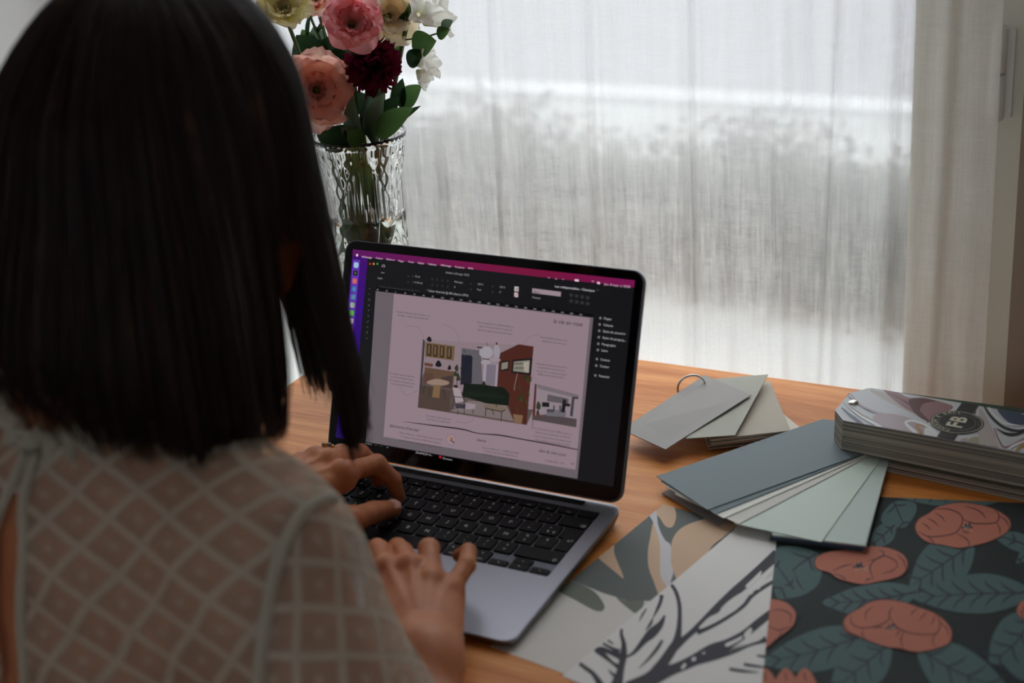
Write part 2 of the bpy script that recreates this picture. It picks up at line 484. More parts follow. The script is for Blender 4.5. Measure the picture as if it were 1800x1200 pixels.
# ------------------------------------------------------------------ table
TX0, TX1, TY0, TY1 = -0.306, 0.98, -0.185, 0.436
tb = empty('wooden_table', ((TX0 + TX1) / 2, 0.12, -0.75), 'orange-brown varnished pine table standing against the curtained window', 'table')
box('table_top', (TX0, TY0, -0.026), (TX1, TY1, 0.0), M_WOOD, tb, 0.003, 3)
box('apron', (TX0 + 0.05, TY0 + 0.04, -0.10), (TX1 - 0.05, TY0 + 0.058, -0.026), M_EDGE, tb, 0.002)
box('apron', (TX0 + 0.05, TY1 - 0.058, -0.10), (TX1 - 0.05, TY1 - 0.04, -0.026), M_EDGE, tb, 0.002)
for lx in (TX0 + 0.03, TX1 - 0.08):
    for ly in (TY0 + 0.025, TY1 - 0.075):
        box('leg', (lx, ly, -0.75), (lx + 0.05, ly + 0.05, -0.026), M_EDGE, tb, 0.004)

# ------------------------------------------------------------------ laptop
LW, LD = 0.3041, 0.2124
U, RP, Y0 = 0.0190, 0.01856, 0.0499
def zs(y): return 0.0082 + (y + LD / 2) / LD * 0.0065
SL = math.atan(0.0065 / LD)
def metal_mat(name, rgb, rough):
    m = mat(name, rgb, rough, 1.0); t = NT(m); n = t.noise(t.obj(), 900.0, 2)
    t.bump(n, 0.05, 0.0002); return m
M_ALU = metal_mat('grey_anodised_aluminium', s2l((138, 137, 144)), 0.42)
M_ALU2 = metal_mat('dark_anodised_aluminium', s2l((96, 96, 104)), 0.45)
M_KEY = mat('black_key_plastic', s2l((13, 13, 15)), 0.5, spec=0.16)
M_LEG = mat('white_key_print', s2l((215, 215, 215)), 0.6)
M_BLK = mat('black_glass', s2l((8, 8, 9)), 0.12, spec=0.35)
M_RUB = mat('black_rubber', s2l((18, 18, 18)), 0.8)
lap = empty('laptop', (0, 0, 0), 'grey aluminium laptop, open and switched on, in front of the typing hands', 'laptop')
n = 8
outer = rrect(0, 0, LW, LD, 0.0115, n)
KX, KY0, KY1 = 14.5 * U + 0.0008, Y0 - 3 * RP - 0.0098, Y0 + RP + 0.0085 + 0.0023 + 0.0100
inner = rrect(0, (KY0 + KY1) / 2, KX, KY1 - KY0, 0.0022, n)
loops = []
def lp(pts, zf, inset=0.0):
    c = []
    for x, y in pts:
        k = 1 - inset / (LW / 2); ky = 1 - inset / (LD / 2)
        c.append((x * k, y * ky, zf(y)))
    return c
bot = lp(outer, lambda y: 0.0022, 0.006)
L1 = lp(outer, lambda y: 0.0030, 0.003)
L2 = lp(outer, lambda y: max(0.0046, zs(y) - 0.0045), 0.0003)
L3 = lp(outer, lambda y: zs(y) - 0.0006, 0.0)
L4 = lp(outer, lambda y: zs(y), 0.0006)
L5 = lp(inner, lambda y: zs(y))
L6 = lp(inner, lambda y: zs(y) - 0.0012)
V = []; F = []
ls = [bot, L1, L2, L3, L4, L5, L6]
N = len(outer)
for q in ls: V += q
for a in range(len(ls) - 1):
    for k in range(N):
        F.append((a * N + k, a * N + (k + 1) % N, (a + 1) * N + (k + 1) % N, (a + 1) * N + k))
F.append(tuple(range(N - 1, -1, -1))); F.append(tuple((len(ls) - 1) * N + k for k in range(N)))
base = mesh_obj('base', V, F, [M_ALU, M_ALU2], lap)
base.data.polygons[len(F) - 1].material_index = 1
for k in range(N * 2): base.data.polygons[k].material_index = 1
for fx, fy in ((-0.13, -0.085), (0.13, -0.085), (-0.13, 0.085), (0.13, 0.085)):
    V, F = lathe_geo([(0.0, 0.0), (0.007, 0.0), (0.0075, 0.0008), (0.0075, 0.0026), (0, 0.0026)], 20)
    mesh_obj('rubber_foot', [(x + fx, y + fy, z) for x, y, z in V], F, M_RUB, lap, True)
# trackpad
tpo = mesh_obj('trackpad', [(x, y, zs(y) + 0.00012) for x, y in rrect(0, -0.0603, 0.120, 0.0815, 0.003, 5)] , [tuple(range(24))], M_ALU, lap)
trim = Print(lambda x, y: (x, y, zs(y)), (0, 0, 1))
pts = rrect(0, -0.0603, 0.1206, 0.0821, 0.0033, 5)
trim.poly(pts, M_ALU2); trim.build('trackpad_gap', tpo)
# keys
KEY_CACHE = {}
def key_mesh(w, h):
    k = (round(w, 5), round(h, 5))
    if k not in KEY_CACHE:
        bm = bmesh.new(); r = 0.0018; P = rrect(0, 0, w, h, r, 3)
        V1 = [bm.verts.new((x, y, -0.0011)) for x, y in P]
        V2 = [bm.verts.new((x, y, 0.0001)) for x, y in P]
        V3 = [bm.verts.new((x * (1 - 0.0006 / w), y * (1 - 0.0006 / h), 0.00035)) for x, y in P]
        nn = len(P)
        for A, B in ((V1, V2), (V2, V3)):
            for i in range(nn): bm.faces.new((A[i], A[(i + 1) % nn], B[(i + 1) % nn], B[i]))
        bm.faces.new(V3)
        me = bpy.data.meshes.new('key'); bm.to_mesh(me); bm.free(); me.materials.append(M_KEY); KEY_CACHE[k] = me
    return KEY_CACHE[k]
LEG_CACHE = {}
def legend_mesh(lines, size):
    k = (tuple(lines), size)
    if k not in LEG_CACHE:
        V = []; F = []
        for s, ox, oy, al in lines:
            v, f = text_geo(s, size)
            if len(v) == 0: continue
            cx = (v[:, 0].min() + v[:, 0].max()) / 2 if al == 'c' else v[:, 0].max() if al == 'r' else v[:, 0].min()
            cy = (v[:, 1].min() + v[:, 1].max()) / 2
            b = len(V)
            V += [(x - cx + ox, y - cy + oy, 0.0) for x, y, z in v]; F += [tuple(b + i for i in q) for q in f]
        me = bpy.data.meshes.new('legend'); me.from_pydata(V, [], F); me.update(); me.materials.append(M_LEG); LEG_CACHE[k] = me
    return LEG_CACHE[k]
GAP = 0.0021
def key(c0, c1, yc, h, leg=None, size=0.0058):
    x = ((c0 + c1) / 2 - 7.25) * U
    o = link('key', key_mesh((c1 - c0) * U - GAP, h), None, lap)
    o.location = (x, yc, zs(yc)); o.rotation_euler = (SL, 0, 0)
    if leg:
        g = link('legend', legend_mesh(tuple(leg), size), None, o); g.location = (0, 0, 0.00042)
    return o
KH = RP - GAP
rowy = lambda r: Y0 - r * RP
fy = Y0 + RP + KH / 2 + GAP + 0.0049
key(0, 1.5, fy, 0.0098, [('esc', 0, 0, 'c')], 0.0032)
for k in range(12): key(1.5 + k, 2.5 + k, fy, 0.0098, [('F%d' % (k + 1), 0.0005, -0.0026, 'l')], 0.0026)
key(13.5, 14.5, fy, 0.0098)
num = [('#', '@'), ('1', '&'), ('2', 'é'), ('3', '"'), ('4', "'"), ('5', '('), ('6', '§'), ('7', 'è'), ('8', '!'), ('9', 'ç'), ('0', 'à'), ('°', ')'), ('_', '-')]
for k, (a, b) in enumerate(num): key(k, k + 1, rowy(-1), KH, [(a, 0, 0.0034, 'c'), (b, 0, -0.0034, 'c')], 0.0048)
key(13, 14.5, rowy(-1), KH, [('⌫', 0.0095, -0.0045, 'c')], 0.005)
key(0, 1.5, rowy(0), KH, [('⇥', -0.0095, -0.0045, 'c')], 0.005)
for k, ch in enumerate('AZERTYUIOP'): key(1.5 + k, 2.5 + k, rowy(0), KH, [(ch, 0, 0, 'c')])
key(11.5, 12.5, rowy(0), KH, [('¨', 0, 0.003, 'c'), ('^', 0, -0.003, 'c')], 0.0048)
key(12.5, 13.5, rowy(0), KH, [('*', -0.001, 0.003, 'c'), ('$', -0.001, -0.003, 'c'), ('€', 0.0045, -0.003, 'c')], 0.0044)
key(0, 1.75, rowy(1), KH, [('⇪', -0.0125, -0.0045, 'c')], 0.005)
for k, ch in enumerate('QSDFGHJKLM'): key(1.75 + k, 2.75 + k, rowy(1), KH, [(ch, 0, 0, 'c')])
key(11.75, 12.75, rowy(1), KH, [('%', 0, 0.0034, 'c'), ('ù', 0, -0.0030, 'c')], 0.0046)
key(12.75, 13.75, rowy(1), KH, [('£', 0, 0.0034, 'c'), ('`', 0, -0.0030, 'c')], 0.0046)
key(0, 1.25, rowy(2), KH, [('⇧', -0.007, -0.0045, 'c')], 0.005)
key(1.25, 2.25, rowy(2), KH, [('>', 0, 0.003, 'c'), ('<', 0, -0.003, 'c')], 0.0046)
for k, ch in enumerate('WXCVBN'): key(2.25 + k, 3.25 + k, rowy(2), KH, [(ch, 0, 0, 'c')])
for k, (a, b) in enumerate((('?', ','), ('.', ';'), ('/', ':'), ('+', '='))): key(8.25 + k, 9.25 + k, rowy(2), KH, [(a, 0, 0.0033, 'c'), (b, 0, -0.0030, 'c')], 0.0048)
key(12.25, 14.5, rowy(2), KH, [('⇧', 0.0165, -0.0045, 'c')], 0.005)
yb = rowy(3) - 0.0003
for c0, c1, s in ((0, 1, 'fn'), (1, 2, 'ctrl'), (2, 3, 'option'), (3, 4.25, 'cmd')): key(c0, c1, yb, KH, [(s, 0, -0.0045, 'c')], 0.0026)
key(4.25, 9.25, yb, KH)
key(9.25, 10.5, yb, KH, [('⌘', -0.0065, 0.004, 'c'), ('command', 0, -0.0045, 'c')], 0.0030)
key(10.5, 11.5, yb, KH, [('⌥', 0.0, 0.004, 'c'), ('option', 0, -0.0045, 'c')], 0.0030)
hh = KH / 2 - 0.0002
key(11.5, 12.5, yb - KH / 4, hh, [('◂', 0, 0, 'c')], 0.0042)
key(12.5, 13.5, yb + KH / 4, hh, [('▴', 0, 0, 'c')], 0.0042)
key(12.5, 13.5, yb - KH / 4, hh, [('▾', 0, 0, 'c')], 0.0042)
key(13.5, 14.5, yb - KH / 4, hh, [('▸', 0, 0, 'c')], 0.0042)
# the tall return key is L-shaped
ex0, ex1, ex2 = (13.5 - 7.25) * U + GAP / 2, (13.75 - 7.25) * U + GAP / 2, (14.5 - 7.25) * U - GAP / 2
ent = prism('key', [(ex0, RP + KH / 2 - RP / 2), (ex2, RP + KH / 2 - RP / 2), (ex2, -KH / 2 - RP / 2), (ex1, -KH / 2 - RP / 2), (ex1, RP - KH / 2 - RP / 2), (ex0, RP - KH / 2 - RP / 2)], -0.0011, 0.00035, M_KEY, None, 0.0003)
ent.parent = lap; yc = (rowy(0) + rowy(1)) / 2; ent.location = (0, yc, zs(yc)); ent.rotation_euler = (SL, 0, 0)
g = link('legend', legend_mesh((('↩', 0, 0, 'c'),), 0.005), None, ent); g.location = (ex1 + 0.008, -0.002, 0.00042)

# lid: x across, l up the screen, the front face is the plane n = 0
LA = 1.20757257
HY, HZ = LD / 2 - 0.006, 0.0145
LUP = np.array([0, math.cos(LA), math.sin(LA)]); LN = np.array([0, -math.sin(LA), math.cos(LA)]); LO = np.array([0, HY, HZ])
def lid3(x, l, n=0.0): return LO + np.array([x, 0, 0]) + LUP * l + LN * n
def lid_plate(name, pts, n0, n1, m, parent, bev=0.0):
    o = prism(name, pts, n0, n1, m, None, bev)
    for v in o.data.vertices: v.co = Vector(lid3(*v.co))
    o.data.update(); o.parent = parent
    return o
lid = lid_plate('lid', rrect(0, 0.105, LW, 0.202, 0.0115, 8), -0.0046, -0.0001, M_ALU2, lap, 0.0005)
lid_plate('bezel', rrect(0, 0.1053, LW - 0.0028, 0.1995, 0.0105, 8), -0.0001, 0.0001, M_BLK, lid)
hb = tube('hinge', [(-0.118, HY - 0.001, HZ - 0.0035), (0.118, HY - 0.001, HZ - 0.0035)], 0.0052, M_RUB, lap, 14)
V, F = lathe_geo([(0, 0.0), (0.0016, 0.0), (0.0016, 0.00005), (0, 0.00005)], 16)
mesh_obj('webcam', [lid3(x, 0.2018 + y, 0.00012 + z) for x, y, z in V], F, mat('lens_black', s2l((30, 30, 34)), 0.1), lid)

# what the screen shows
EM = {}
def em(c, s=1.0):
    k = (tuple(c), s)
    if k not in EM:
        m = mat('screen_%d_%d_%d' % tuple(c), (0, 0, 0), 0.18, spec=0.25); b = m.node_tree.nodes['Principled BSDF']
        b.inputs['Emission Color'].default_value = (*s2l(c), 1); b.inputs['Emission Strength'].default_value = s; EM[k] = m
    return EM[k]
def s1(X, Y): return (600 + X / 2.5, 400 + Y / 2.5)
def lidpx(px, py): return onplane(px, py, LO, LN)
def lidxy(px, py):
    p = lidpx(px, py) - LO; return p[0], float(np.dot(p, LUP))
S = Print(lambda x, l: lid3(x, l), LN, 0.000003, 0.00012)
def A(X, Y): return lidxy(*s1(X, Y))
def sp(pts, c): S.poly([A(*p) for p in pts], em(c))
def sblob(pts, c): S.blob([A(*p) for p in pts], em(c))
def sline(pts, w, c):
    k = 1.31 / 2641.7 / 2.5
    S.stroke([A(*p) for p in pts], [q * k for q in w] if isinstance(w, (list, tuple)) else w * k, em(c)); S.up()
def srect(x0, l0, x1, l1, c): S.poly([(x0, l0), (x1, l0), (x1, l1), (x0, l1)], em(c))
TXT_V = {}
def stext(s, X, Y, wid, hgt, c, right=False, slant=0.0):
    """a line of lettering: left end and baseline at crop (X, Y), wid long and hgt tall in crop pixels"""
    x, l = A(X, Y); x2, _ = A(X + wid, Y); kk = 1.31 / 2641.7 / 2.5
    v, f = text_geo(s)
    if len(v) == 0: return
    v = v.copy(); v[:, 0] -= v[:, 0].min(); sx = (x2 - x) / max(v[:, 0].max(), 1e-6); sy = hgt * kk / 0.70
    b = len(S.V); mi = S.mi(em(c))
    S.V += [lid3(x + q[0] * sx + slant * q[1] * sy, l + q[1] * sy) + LN * S.h for q in v]
    S.F += [tuple(b + i for i in q) for q in f]; S.M += [mi] * len(f)
SX, SB, ST = 0.1433, 0.0185, 0.1975
srect(-SX, SB, SX, ST, (22, 22, 25))
# desktop wallpaper strip and dock at the left
for k in range(14):
    t0 = k / 14; t1 = (k + 1) / 14
    c = (int(62 - 30 * t0), int(14 - 4 * t0), int(120 - 50 * abs(t0 - 0.3)))
    srect(-SX, ST - 0.179 * t1, -SX + 0.0172, ST - 0.179 * t0, c)
for k in range(16):
    x0 = -SX + 2 * SX * k / 16; x1 = -SX + 2 * SX * (k + 1) / 16; t0 = k / 15
    srect(x0, ST - 0.0062, x1, ST, (int(92 + 22 * min(1, 2 * t0)), 22, int(92 - 34 * min(1, 1.6 * t0) + 22 * max(0, t0 - 0.7) * 3)))
srect(-SX + 0.0012, SB + 0.075, -SX + 0.0090, ST - 0.0095, (92, 52, 168))
ic = [(150, 190, 210), (40, 36, 40), (190, 90, 90), (60, 110, 170), (80, 130, 170), (150, 170, 150), (80, 170, 60), (200, 190, 190), (190, 80, 40), (110, 170, 80), (110, 120, 190), (60, 60, 60), (170, 50, 40)]
for k, c in enumerate(ic):
    l = ST - 0.0145 - k * 0.00755
    S.poly(rrect(-SX + 0.0051, l, 0.0052, 0.0052, 0.0014, 3), em(c))
    S.poly(rrect(-SX + 0.0051, l, 0.0020, 0.0020, 0.0009, 3), em(tuple(min(255, int(v * 0.6 + 70)) for v in c)))
# application window
for q in [[(152, 278), (1108, 395), (1038, 1103), (108, 940)]]: sp(q, (101, 92, 98))
sp([(152, 262), (1108, 380), (1107, 395), (152, 278)], (12, 12, 14))
sp([(232, 290), (1093, 397), (1030, 1063), (186, 918)], (140, 121, 129))
white = (205, 200, 205); dim = (150, 146, 150)
stext('InDesign', 90, 131, 46, 9, (225, 200, 215))
for s, X, Y, w in (('Fichier', 152, 137, 32), ('Edition', 199, 142, 36), ('Page', 251, 149, 24), ('Texte', 293, 153, 26), ('Objet', 336, 158, 28), ('Tableau', 380, 163, 38), ('Affichage', 436, 168, 48), ('Fenêtre', 501, 176, 40), ('Aide', 557, 181, 23)): stext(s, X, Y, w, 8.5, (215, 185, 205))
S.poly(rrect(*A(70, 121), 0.0022, 0.0026, 0.0010, 3), em((230, 215, 225)))
stext('Jeu. 8 sept. à 18:00', 1155, 252, 116, 9.5, (215, 180, 205))
sp([(1026, 226), (1044, 228), (1044, 237), (1026, 235)], (225, 200, 215)); sp([(1125, 237), (1137, 239), (1137, 249), (1125, 247)], (215, 190, 205))
for k, X in enumerate((908, 940, 970, 1100)): stext('oʊ*q'[k], X, 222 + k * 5, 9, 8, (190, 150, 180))
for X, c in ((127, (170, 40, 40)), (143, (190, 130, 40)), (159, (50, 140, 60))): S.poly(rrect(*A(X, 159), 0.0022, 0.0022, 0.00109, 4), em(c))
stext('⌂', 179, 172, 13, 12, white)
stext('Adobe InDesign 2022', 458, 201, 106, 10, (140, 138, 142))
stext('Les indispensables - Classique', 940, 262, 175, 10, white); stext('⌄', 1122, 276, 10, 6, dim)
for X, Y, s, w in ((175, 200, 'jour', 16), (160, 224, 'Light', 22), (325, 217, '12 pt', 22), (321, 243, '(13,8 pt)', 36), (497, 241, 'Métrique', 37), (496, 264, '0', 5), (600, 251, '100 %', 24), (597, 275, '0 pt', 18), (697, 264, '100 %', 23), (695, 287, '0°', 8)): stext(s, X, Y, w, 8.5, dim)
for X in range(290, 330, 20): 
    for dy in (0, 25): stext('T', X, 219 + dy, 8, 9, (80, 80, 84))
for X in (395, 417, 440, 463, 565, 660): 
    for dy in (0, 25): stext('T', X, 231 + (X - 395) * 0.12 + dy, 9, 9, (74, 74, 78))
sp([(762, 258), (780, 260), (779, 281), (761, 279)], (190, 180, 182)); stext('T', 765, 279, 12, 15, (30, 28, 30))
sp([(761, 284), (778, 286), (777, 306), (760, 304)], (190, 180, 182)); sline([(762, 303), (777, 287)], 3, (200, 60, 60))
sp([(840, 266), (966, 282), (965, 303), (839, 287)], (150, 132, 140)); stext('Basic', 846, 286, 27, 9, (70, 62, 66)); stext('Français', 840, 310, 36, 9, dim)
for i in range(4):
    for j in range(2): X = 1004 + i * 24; Y = 288 + i * 4 + j * 26; sp([(X, Y), (X + 15, Y + 2), (X + 14, Y + 16), (X - 1, Y + 14)], (48, 47, 50))
stext('* Cahier final.indd @ 68% (Aperçu GPU)', 376, 280, 184, 9.5, (170, 166, 170))
stext('Cahier des inspirations.indd @ 75 %', 168, 261, 180, 8, (62, 61, 64))
for k, s in enumerate(['40', '20', '0'] + [str(20 * j) for j in range(1, 22)]):
    X = 155 + k * 40.5; Y = 275 + k * 4.98 - (0 if k else 0)
    if X < 1085: stext(s, X, Y, 4.5 * len(s), 7, (150, 146, 150))
for k, s in enumerate('▸▹□⇔TT/✎✂▭'): stext(s, 122 - k * 1.6, 272 + k * 24, 9, 9, (104, 102, 106))
sp([(82, 706), (103, 709), (101, 736), (80, 733)], (150, 135, 140)); sline([(84, 733), (101, 710)], 2.5, (170, 60, 60))
for X, Y, s, w in ((1155, 403, 'Pages', 33), (1152, 431, 'Calques', 43), (1150, 459, 'Styles de caractère', 100), (1148, 487, 'Styles de paragrap...', 105), (1146, 516, 'Paragraphe', 60), (1144, 543, 'Liens', 27), (1140, 583, 'Contour', 42), (1137, 612, 'Couleur', 41), (1133, 655, 'Nuancier', 47)):
    stext(s, X, Y, w, 10, (176, 172, 176)); S.poly(rrect(*A(X - 16, Y - 6), 0.0022, 0.0020, 0.0006, 3), em((116, 113, 117)))
# page: captions, pictures, brush line
ink = (76, 64, 72)
def para(lines, X, Y, w, dy, c=ink):
    for k, s in enumerate(lines): stext(s, X - (0 if k % 2 == 0 else -6), Y + k * dy, w - (0 if k % 2 == 0 else 12), 8.2, c)
stext('la vie en rose', 932, 418, 128, 19, (28, 22, 30), slant=0.28)
para(['On peut détacher la vie d\'un décor, une', 'fichage, et salle cette photo etc.'], 243, 372, 150, 15)
para(['Des suspensions traditionnelles en', 'papier ou tissu pour donner un aspect de', 'légèreté et garder l\'esprit cosy de la pièce.'], 600, 419, 158, 16)
para(['Mise possible conserver, ça y', 'détaillée sur ce mur.'], 876, 484, 120, 17)
para(['Une petite banquette pourrait être', 'repositionnée ici contre le mur,', 'avec des murs, coussins et luxueuse', 'décoration.'], 858, 600, 134, 15.5)
para(['On laisse l\'espace devant le', 'mur repas pour apporter plus', 'de lumière et donner une', 'sensation plus aérée à la pièce.'], 212, 642, 112, 15)
para(['On choisit un tapis plutôt clair', 'pour adoucir le canapé foncé.'], 372, 828, 112, 15)
para(['Le 15 est décidée pour 800 de tapis ou', 'canapé un peu plus haut pour le couloir de', 'la pièce. On peut ajouter des petites cadres', 'photos au-dessus et des étagères en bois.'], 846, 884, 168, 16.5)
stext('décoratrice d\'intérieur', 212, 874, 132, 14, (26, 20, 28), slant=0.28)
para(['Chloé Guillouet - Chloé Décoratrice Conseil', '11 impasse du Verdier 44300 Pibrac Nantes', '06 62 48 31 20 - contact@chloedecoratrice.fr'], 256, 903, 190, 17)
stext('cliente', 594, 936, 42, 13, (26, 20, 28), slant=0.28)
para(['Laurence LEPAGE', '6 impasse des Peintres 44000 Nantes', '06 42 28 15 17  laurence_l@mail.fr'], 620, 968, 164, 15)
stext('date de mise à jour', 868, 984, 122, 14, (26, 20, 28), slant=0.28); stext('12 juillet 2022 / V14', 896, 1026, 84, 9, ink); stext('88', 1011, 1040, 12, 8, ink)
c = A(483, 931); S.poly([(c[0] + 0.0052 * math.cos(a * 0.262), c[1] + 0.0052 * math.sin(a * 0.262)) for a in range(24)], em((120, 102, 110))); S.poly([(c[0] + 0.0047 * math.cos(a * 0.262), c[1] + 0.0047 * math.sin(a * 0.262)) for a in range(24)], em((146, 127, 135)))
sline([(477, 918), (487, 942)], 7, (176, 110, 60)); sline([(490, 922), (480, 938)], 5, (110, 60, 50)); sline([(488, 936), (496, 946)], 6, (50, 56, 84))
sline([(275, 852), (400, 868), (530, 885), (600, 903), (700, 912), (800, 930), (920, 951), (1040, 975)], [1.5, 5, 6, 4, 6, 5, 6, 4], (38, 30, 38))
for pts in ([(285, 430), (340, 440), (362, 480)], [(440, 420), (500, 450), (520, 500)], [(255, 690), (285, 735), (335, 715)], [(500, 850), (560, 856), (600, 818)], [(870, 470), (830, 480), (795, 520), (792, 562)]): sline(pts, 1.6, (112, 98, 104))
# main interior picture
sp([(362, 487), (382, 492), (845, 520), (815, 867), (337, 790)], (132, 116, 122))
sp([(362, 640), (500, 700), (560, 745), (600, 760), (845, 800), (815, 867), (337, 790), (345, 700)], (86, 74, 71))
sp([(345, 690), (480, 715), (478, 812), (337, 790)], (74, 60, 54))
sp([(560, 760), (720, 770), (760, 850), (480, 805)], (116, 104, 104))
sp([(360, 487), (369, 500), (352, 720), (345, 700)], (58, 54, 58))
sp([(372, 503), (500, 520), (495, 584), (369, 566)], (106, 84, 62))
for X in (378, 405, 434, 466):
    Y = 510 + (X - 378) * 0.14; sp([(X, Y), (X + 21, Y + 3), (X + 19, Y + 55), (X - 2, Y + 52)], (60, 44, 32)); sp([(X + 6, Y + 6), (X + 13, Y + 7), (X + 11, Y + 45), (X + 4, Y + 44)], (104, 90, 70))
sp([(368, 612), (500, 633), (492, 700), (362, 680)], (92, 70, 56)); sp([(366, 592), (404, 598), (402, 612), (366, 606)], (96, 60, 48))
sblob([(386, 478), (376, 490), (384, 500), (397, 500), (395, 484)], (30, 26, 32)); sblob([(428, 582), (414, 603), (428, 612), (442, 604)], (24, 22, 28)); sblob([(476, 602), (468, 622), (478, 624), (484, 618)], (30, 24, 26))
sp([(366, 634), (405, 640), (405, 690), (362, 684)], (86, 62, 54)); sp([(440, 658), (490, 648), (488, 706), (442, 700)], (66, 52, 52))
sblob([(378, 676), (420, 664), (472, 676), (466, 690), (420, 694), (384, 686)], (140, 118, 106)); sp([(408, 690), (436, 692), (432, 748), (400, 744)], (118, 92, 66))
for a, b in (((368, 690), (360, 730)), ((392, 694), (388, 738)), ((448, 704), (458, 752)), ((482, 706), (488, 748))): sline([a, b], 2.5, (40, 32, 32))
for pts in ([(512, 600), (498, 618), (512, 630)], [(530, 604), (524, 622), (538, 616)], [(504, 628), (494, 648), (512, 652)], [(534, 624), (524, 640), (536, 640)], [(515, 640), (506, 670), (524, 668)]): sblob(pts, (44, 52, 34))
sline([(515, 612), (508, 698)], 3, (50, 42, 32)); sp([(496, 690), (514, 693), (512, 704), (494, 700)], (40, 30, 28))
sp([(530, 528), (614, 540), (622, 690), (524, 690)], (90, 86, 92)); sp([(530, 556), (578, 562), (574, 684), (524, 690)], (30, 32, 42))
for k in range(26):
    X = 540 + (k * 37) % 74; Y = 536 + (k * 53) % 140
    if X > 580 or Y < 556: sp([(X, Y), (X + 6, Y + 2), (X + 4, Y + 14), (X - 2, Y + 10)], (58 + (k * 13) % 40,) * 3)
sp([(628, 594), (690, 600), (684, 700), (622, 690)], (150, 140, 152)); sp([(640, 598), (682, 602), (676, 694), (634, 690)], (112, 104, 116))
sp([(697, 552), (780, 512), (846, 522), (815, 867), (757, 845), (735, 780), (686, 695)], (72, 36, 30))
sp([(702, 588), (739, 582), (737, 626), (700, 630)], (26, 24, 26)); sp([(706, 594), (734, 589), (732, 618), (704, 624)], (124, 120, 108))
sp([(754, 580), (840, 573), (834, 648), (748, 638)], (24, 22, 26)); sp([(760, 588), (830, 582), (826, 638), (756, 630)], (128, 124, 112))
for k in range(14): X = 764 + (k % 7) * 8; Y = 592 + (k // 7) * 20; sp([(X, Y), (X + 4, Y), (X + 3, Y + 10), (X - 1, Y + 9)], (54, 58, 50))
sp([(800, 592), (826, 588), (824, 636), (806, 634)], (156, 148, 136))
sblob([(640, 520), (612, 534), (610, 560), (640, 576), (666, 560), (664, 534)], (150, 144, 152)); sblob([(682, 512), (672, 530), (674, 566), (696, 568), (697, 530)], (146, 138, 146)); sblob([(634, 578), (614, 592), (634, 602), (658, 592)], (150, 142, 148)); sblob([(676, 568), (652, 582), (676, 592), (702, 582)], (142, 132, 138))
for a, b, w in (((642, 504), (642, 522), 2), ((684, 504), (684, 514), 8), ((598, 525), (622, 528), 6), ((624, 576), (650, 578), 4)): sline([a, b], w, (34, 30, 36))
sp([(540, 684), (620, 688), (716, 702), (740, 730), (736, 782), (640, 772), (532, 740)], (17, 26, 20)); sp([(544, 718), (690, 730), (722, 742), (720, 752), (540, 738)], (21, 33, 25)); sblob([(628, 672), (618, 690), (636, 692)], (40, 40, 26))
sp([(490, 700), (522, 708), (540, 764), (504, 770)], (154, 140, 146)); sp([(502, 772), (560, 770), (592, 776), (588, 796), (520, 798), (500, 790)], (144, 130, 138)); sp([(500, 772), (548, 774), (546, 796), (504, 794)], (58, 54, 60))
for a, b in (((500, 740), (484, 800)), ((540, 742), (542, 822)), ((498, 742), (544, 746)), ((516, 800), (512, 820)), ((580, 796), (580, 818))): sline([a, b], 3, (34, 30, 32))
sblob([(628, 780), (680, 776), (728, 794), (700, 806), (640, 798)], (112, 98, 86)); sline([(634, 792), (700, 806), (722, 800)], 4, (50, 34, 28))
for a, b in (((637, 794), (634, 828)), ((706, 806), (704, 850)), ((664, 800), (672, 822)), ((684, 768), (682, 788))): sline([a, b], 4, (48, 34, 28))
for k in range(16):
    a = k * 0.7; X = 800 + 26 * math.sin(a * 1.7); Y = 660 + k * 10; sblob([(X, Y), (X + 16 * math.cos(a), Y - 16), (X + 8 * math.cos(a) + 5, Y + 6)], (38 + (k % 3) * 10, 48 + (k % 4) * 8, 30))
sp([(756, 818), (800, 824), (794, 862), (762, 856)], (118, 92, 70)); sline([(776, 640), (764, 690), (762, 715)], 2.5, (140, 120, 116))
# smaller picture
sp([(852, 684), (1046, 738), (1034, 877), (840, 843)], (136, 124, 130)); sp([(852, 684), (860, 690), (852, 845), (840, 843)], (84, 40, 44))
sp([(853, 684), (1046, 735), (1042, 750), (870, 708)], (112, 102, 108)); sp([(842, 825), (905, 820), (1036, 840), (1034, 877), (840, 843)], (74, 66, 68))
sp([(908, 732), (976, 746), (1000, 752), (999, 776), (905, 762)], (88, 82, 84)); sp([(884, 766), (916, 768), (915, 788), (883, 786)], (26, 24, 28)); sp([(1016, 742), (1044, 744), (1043, 752), (1026, 752), (1018, 830), (1006, 826)], (60, 54, 60))
sp([(905, 796), (990, 806), (986, 832), (903, 826)], (104, 98, 106)); sp([(905, 796), (935, 798), (934, 812), (904, 810)], (70, 66, 74)); sp([(976, 752), (990, 756), (984, 812), (966, 810)], (32, 28, 32)); sp([(980, 770), (1008, 774), (1006, 786), (978, 784)], (30, 26, 30))
sblob([(866, 762), (858, 790), (872, 800), (878, 780)], (44, 56, 40)); sblob([(866, 798), (858, 818), (872, 822)], (54, 46, 34)); sp([(858, 820), (880, 823), (878, 834), (858, 831)], (92, 58, 42))
for X in (936, 963): sline([(X, 780), (X, 806)], 6, (34, 38, 34))
sline([(844, 842), (841, 884)], 2, (60, 48, 54))
# status bar
stext('67,68 %', 106, 950, 30, 8, (140, 138, 140)); stext('▸ ▹ ▪', 150, 958, 60, 8, (104, 102, 106)); stext('[Standard] (de tra...', 330, 990, 72, 9, (176, 172, 176)); S.poly(rrect(*A(437, 1007), 0.0030, 0.0026, 0.0012, 4), em((150, 30, 36))); stext('29 erreurs', 447, 1016, 42, 9, (170, 166, 170))
S.build('screen_image', lid)
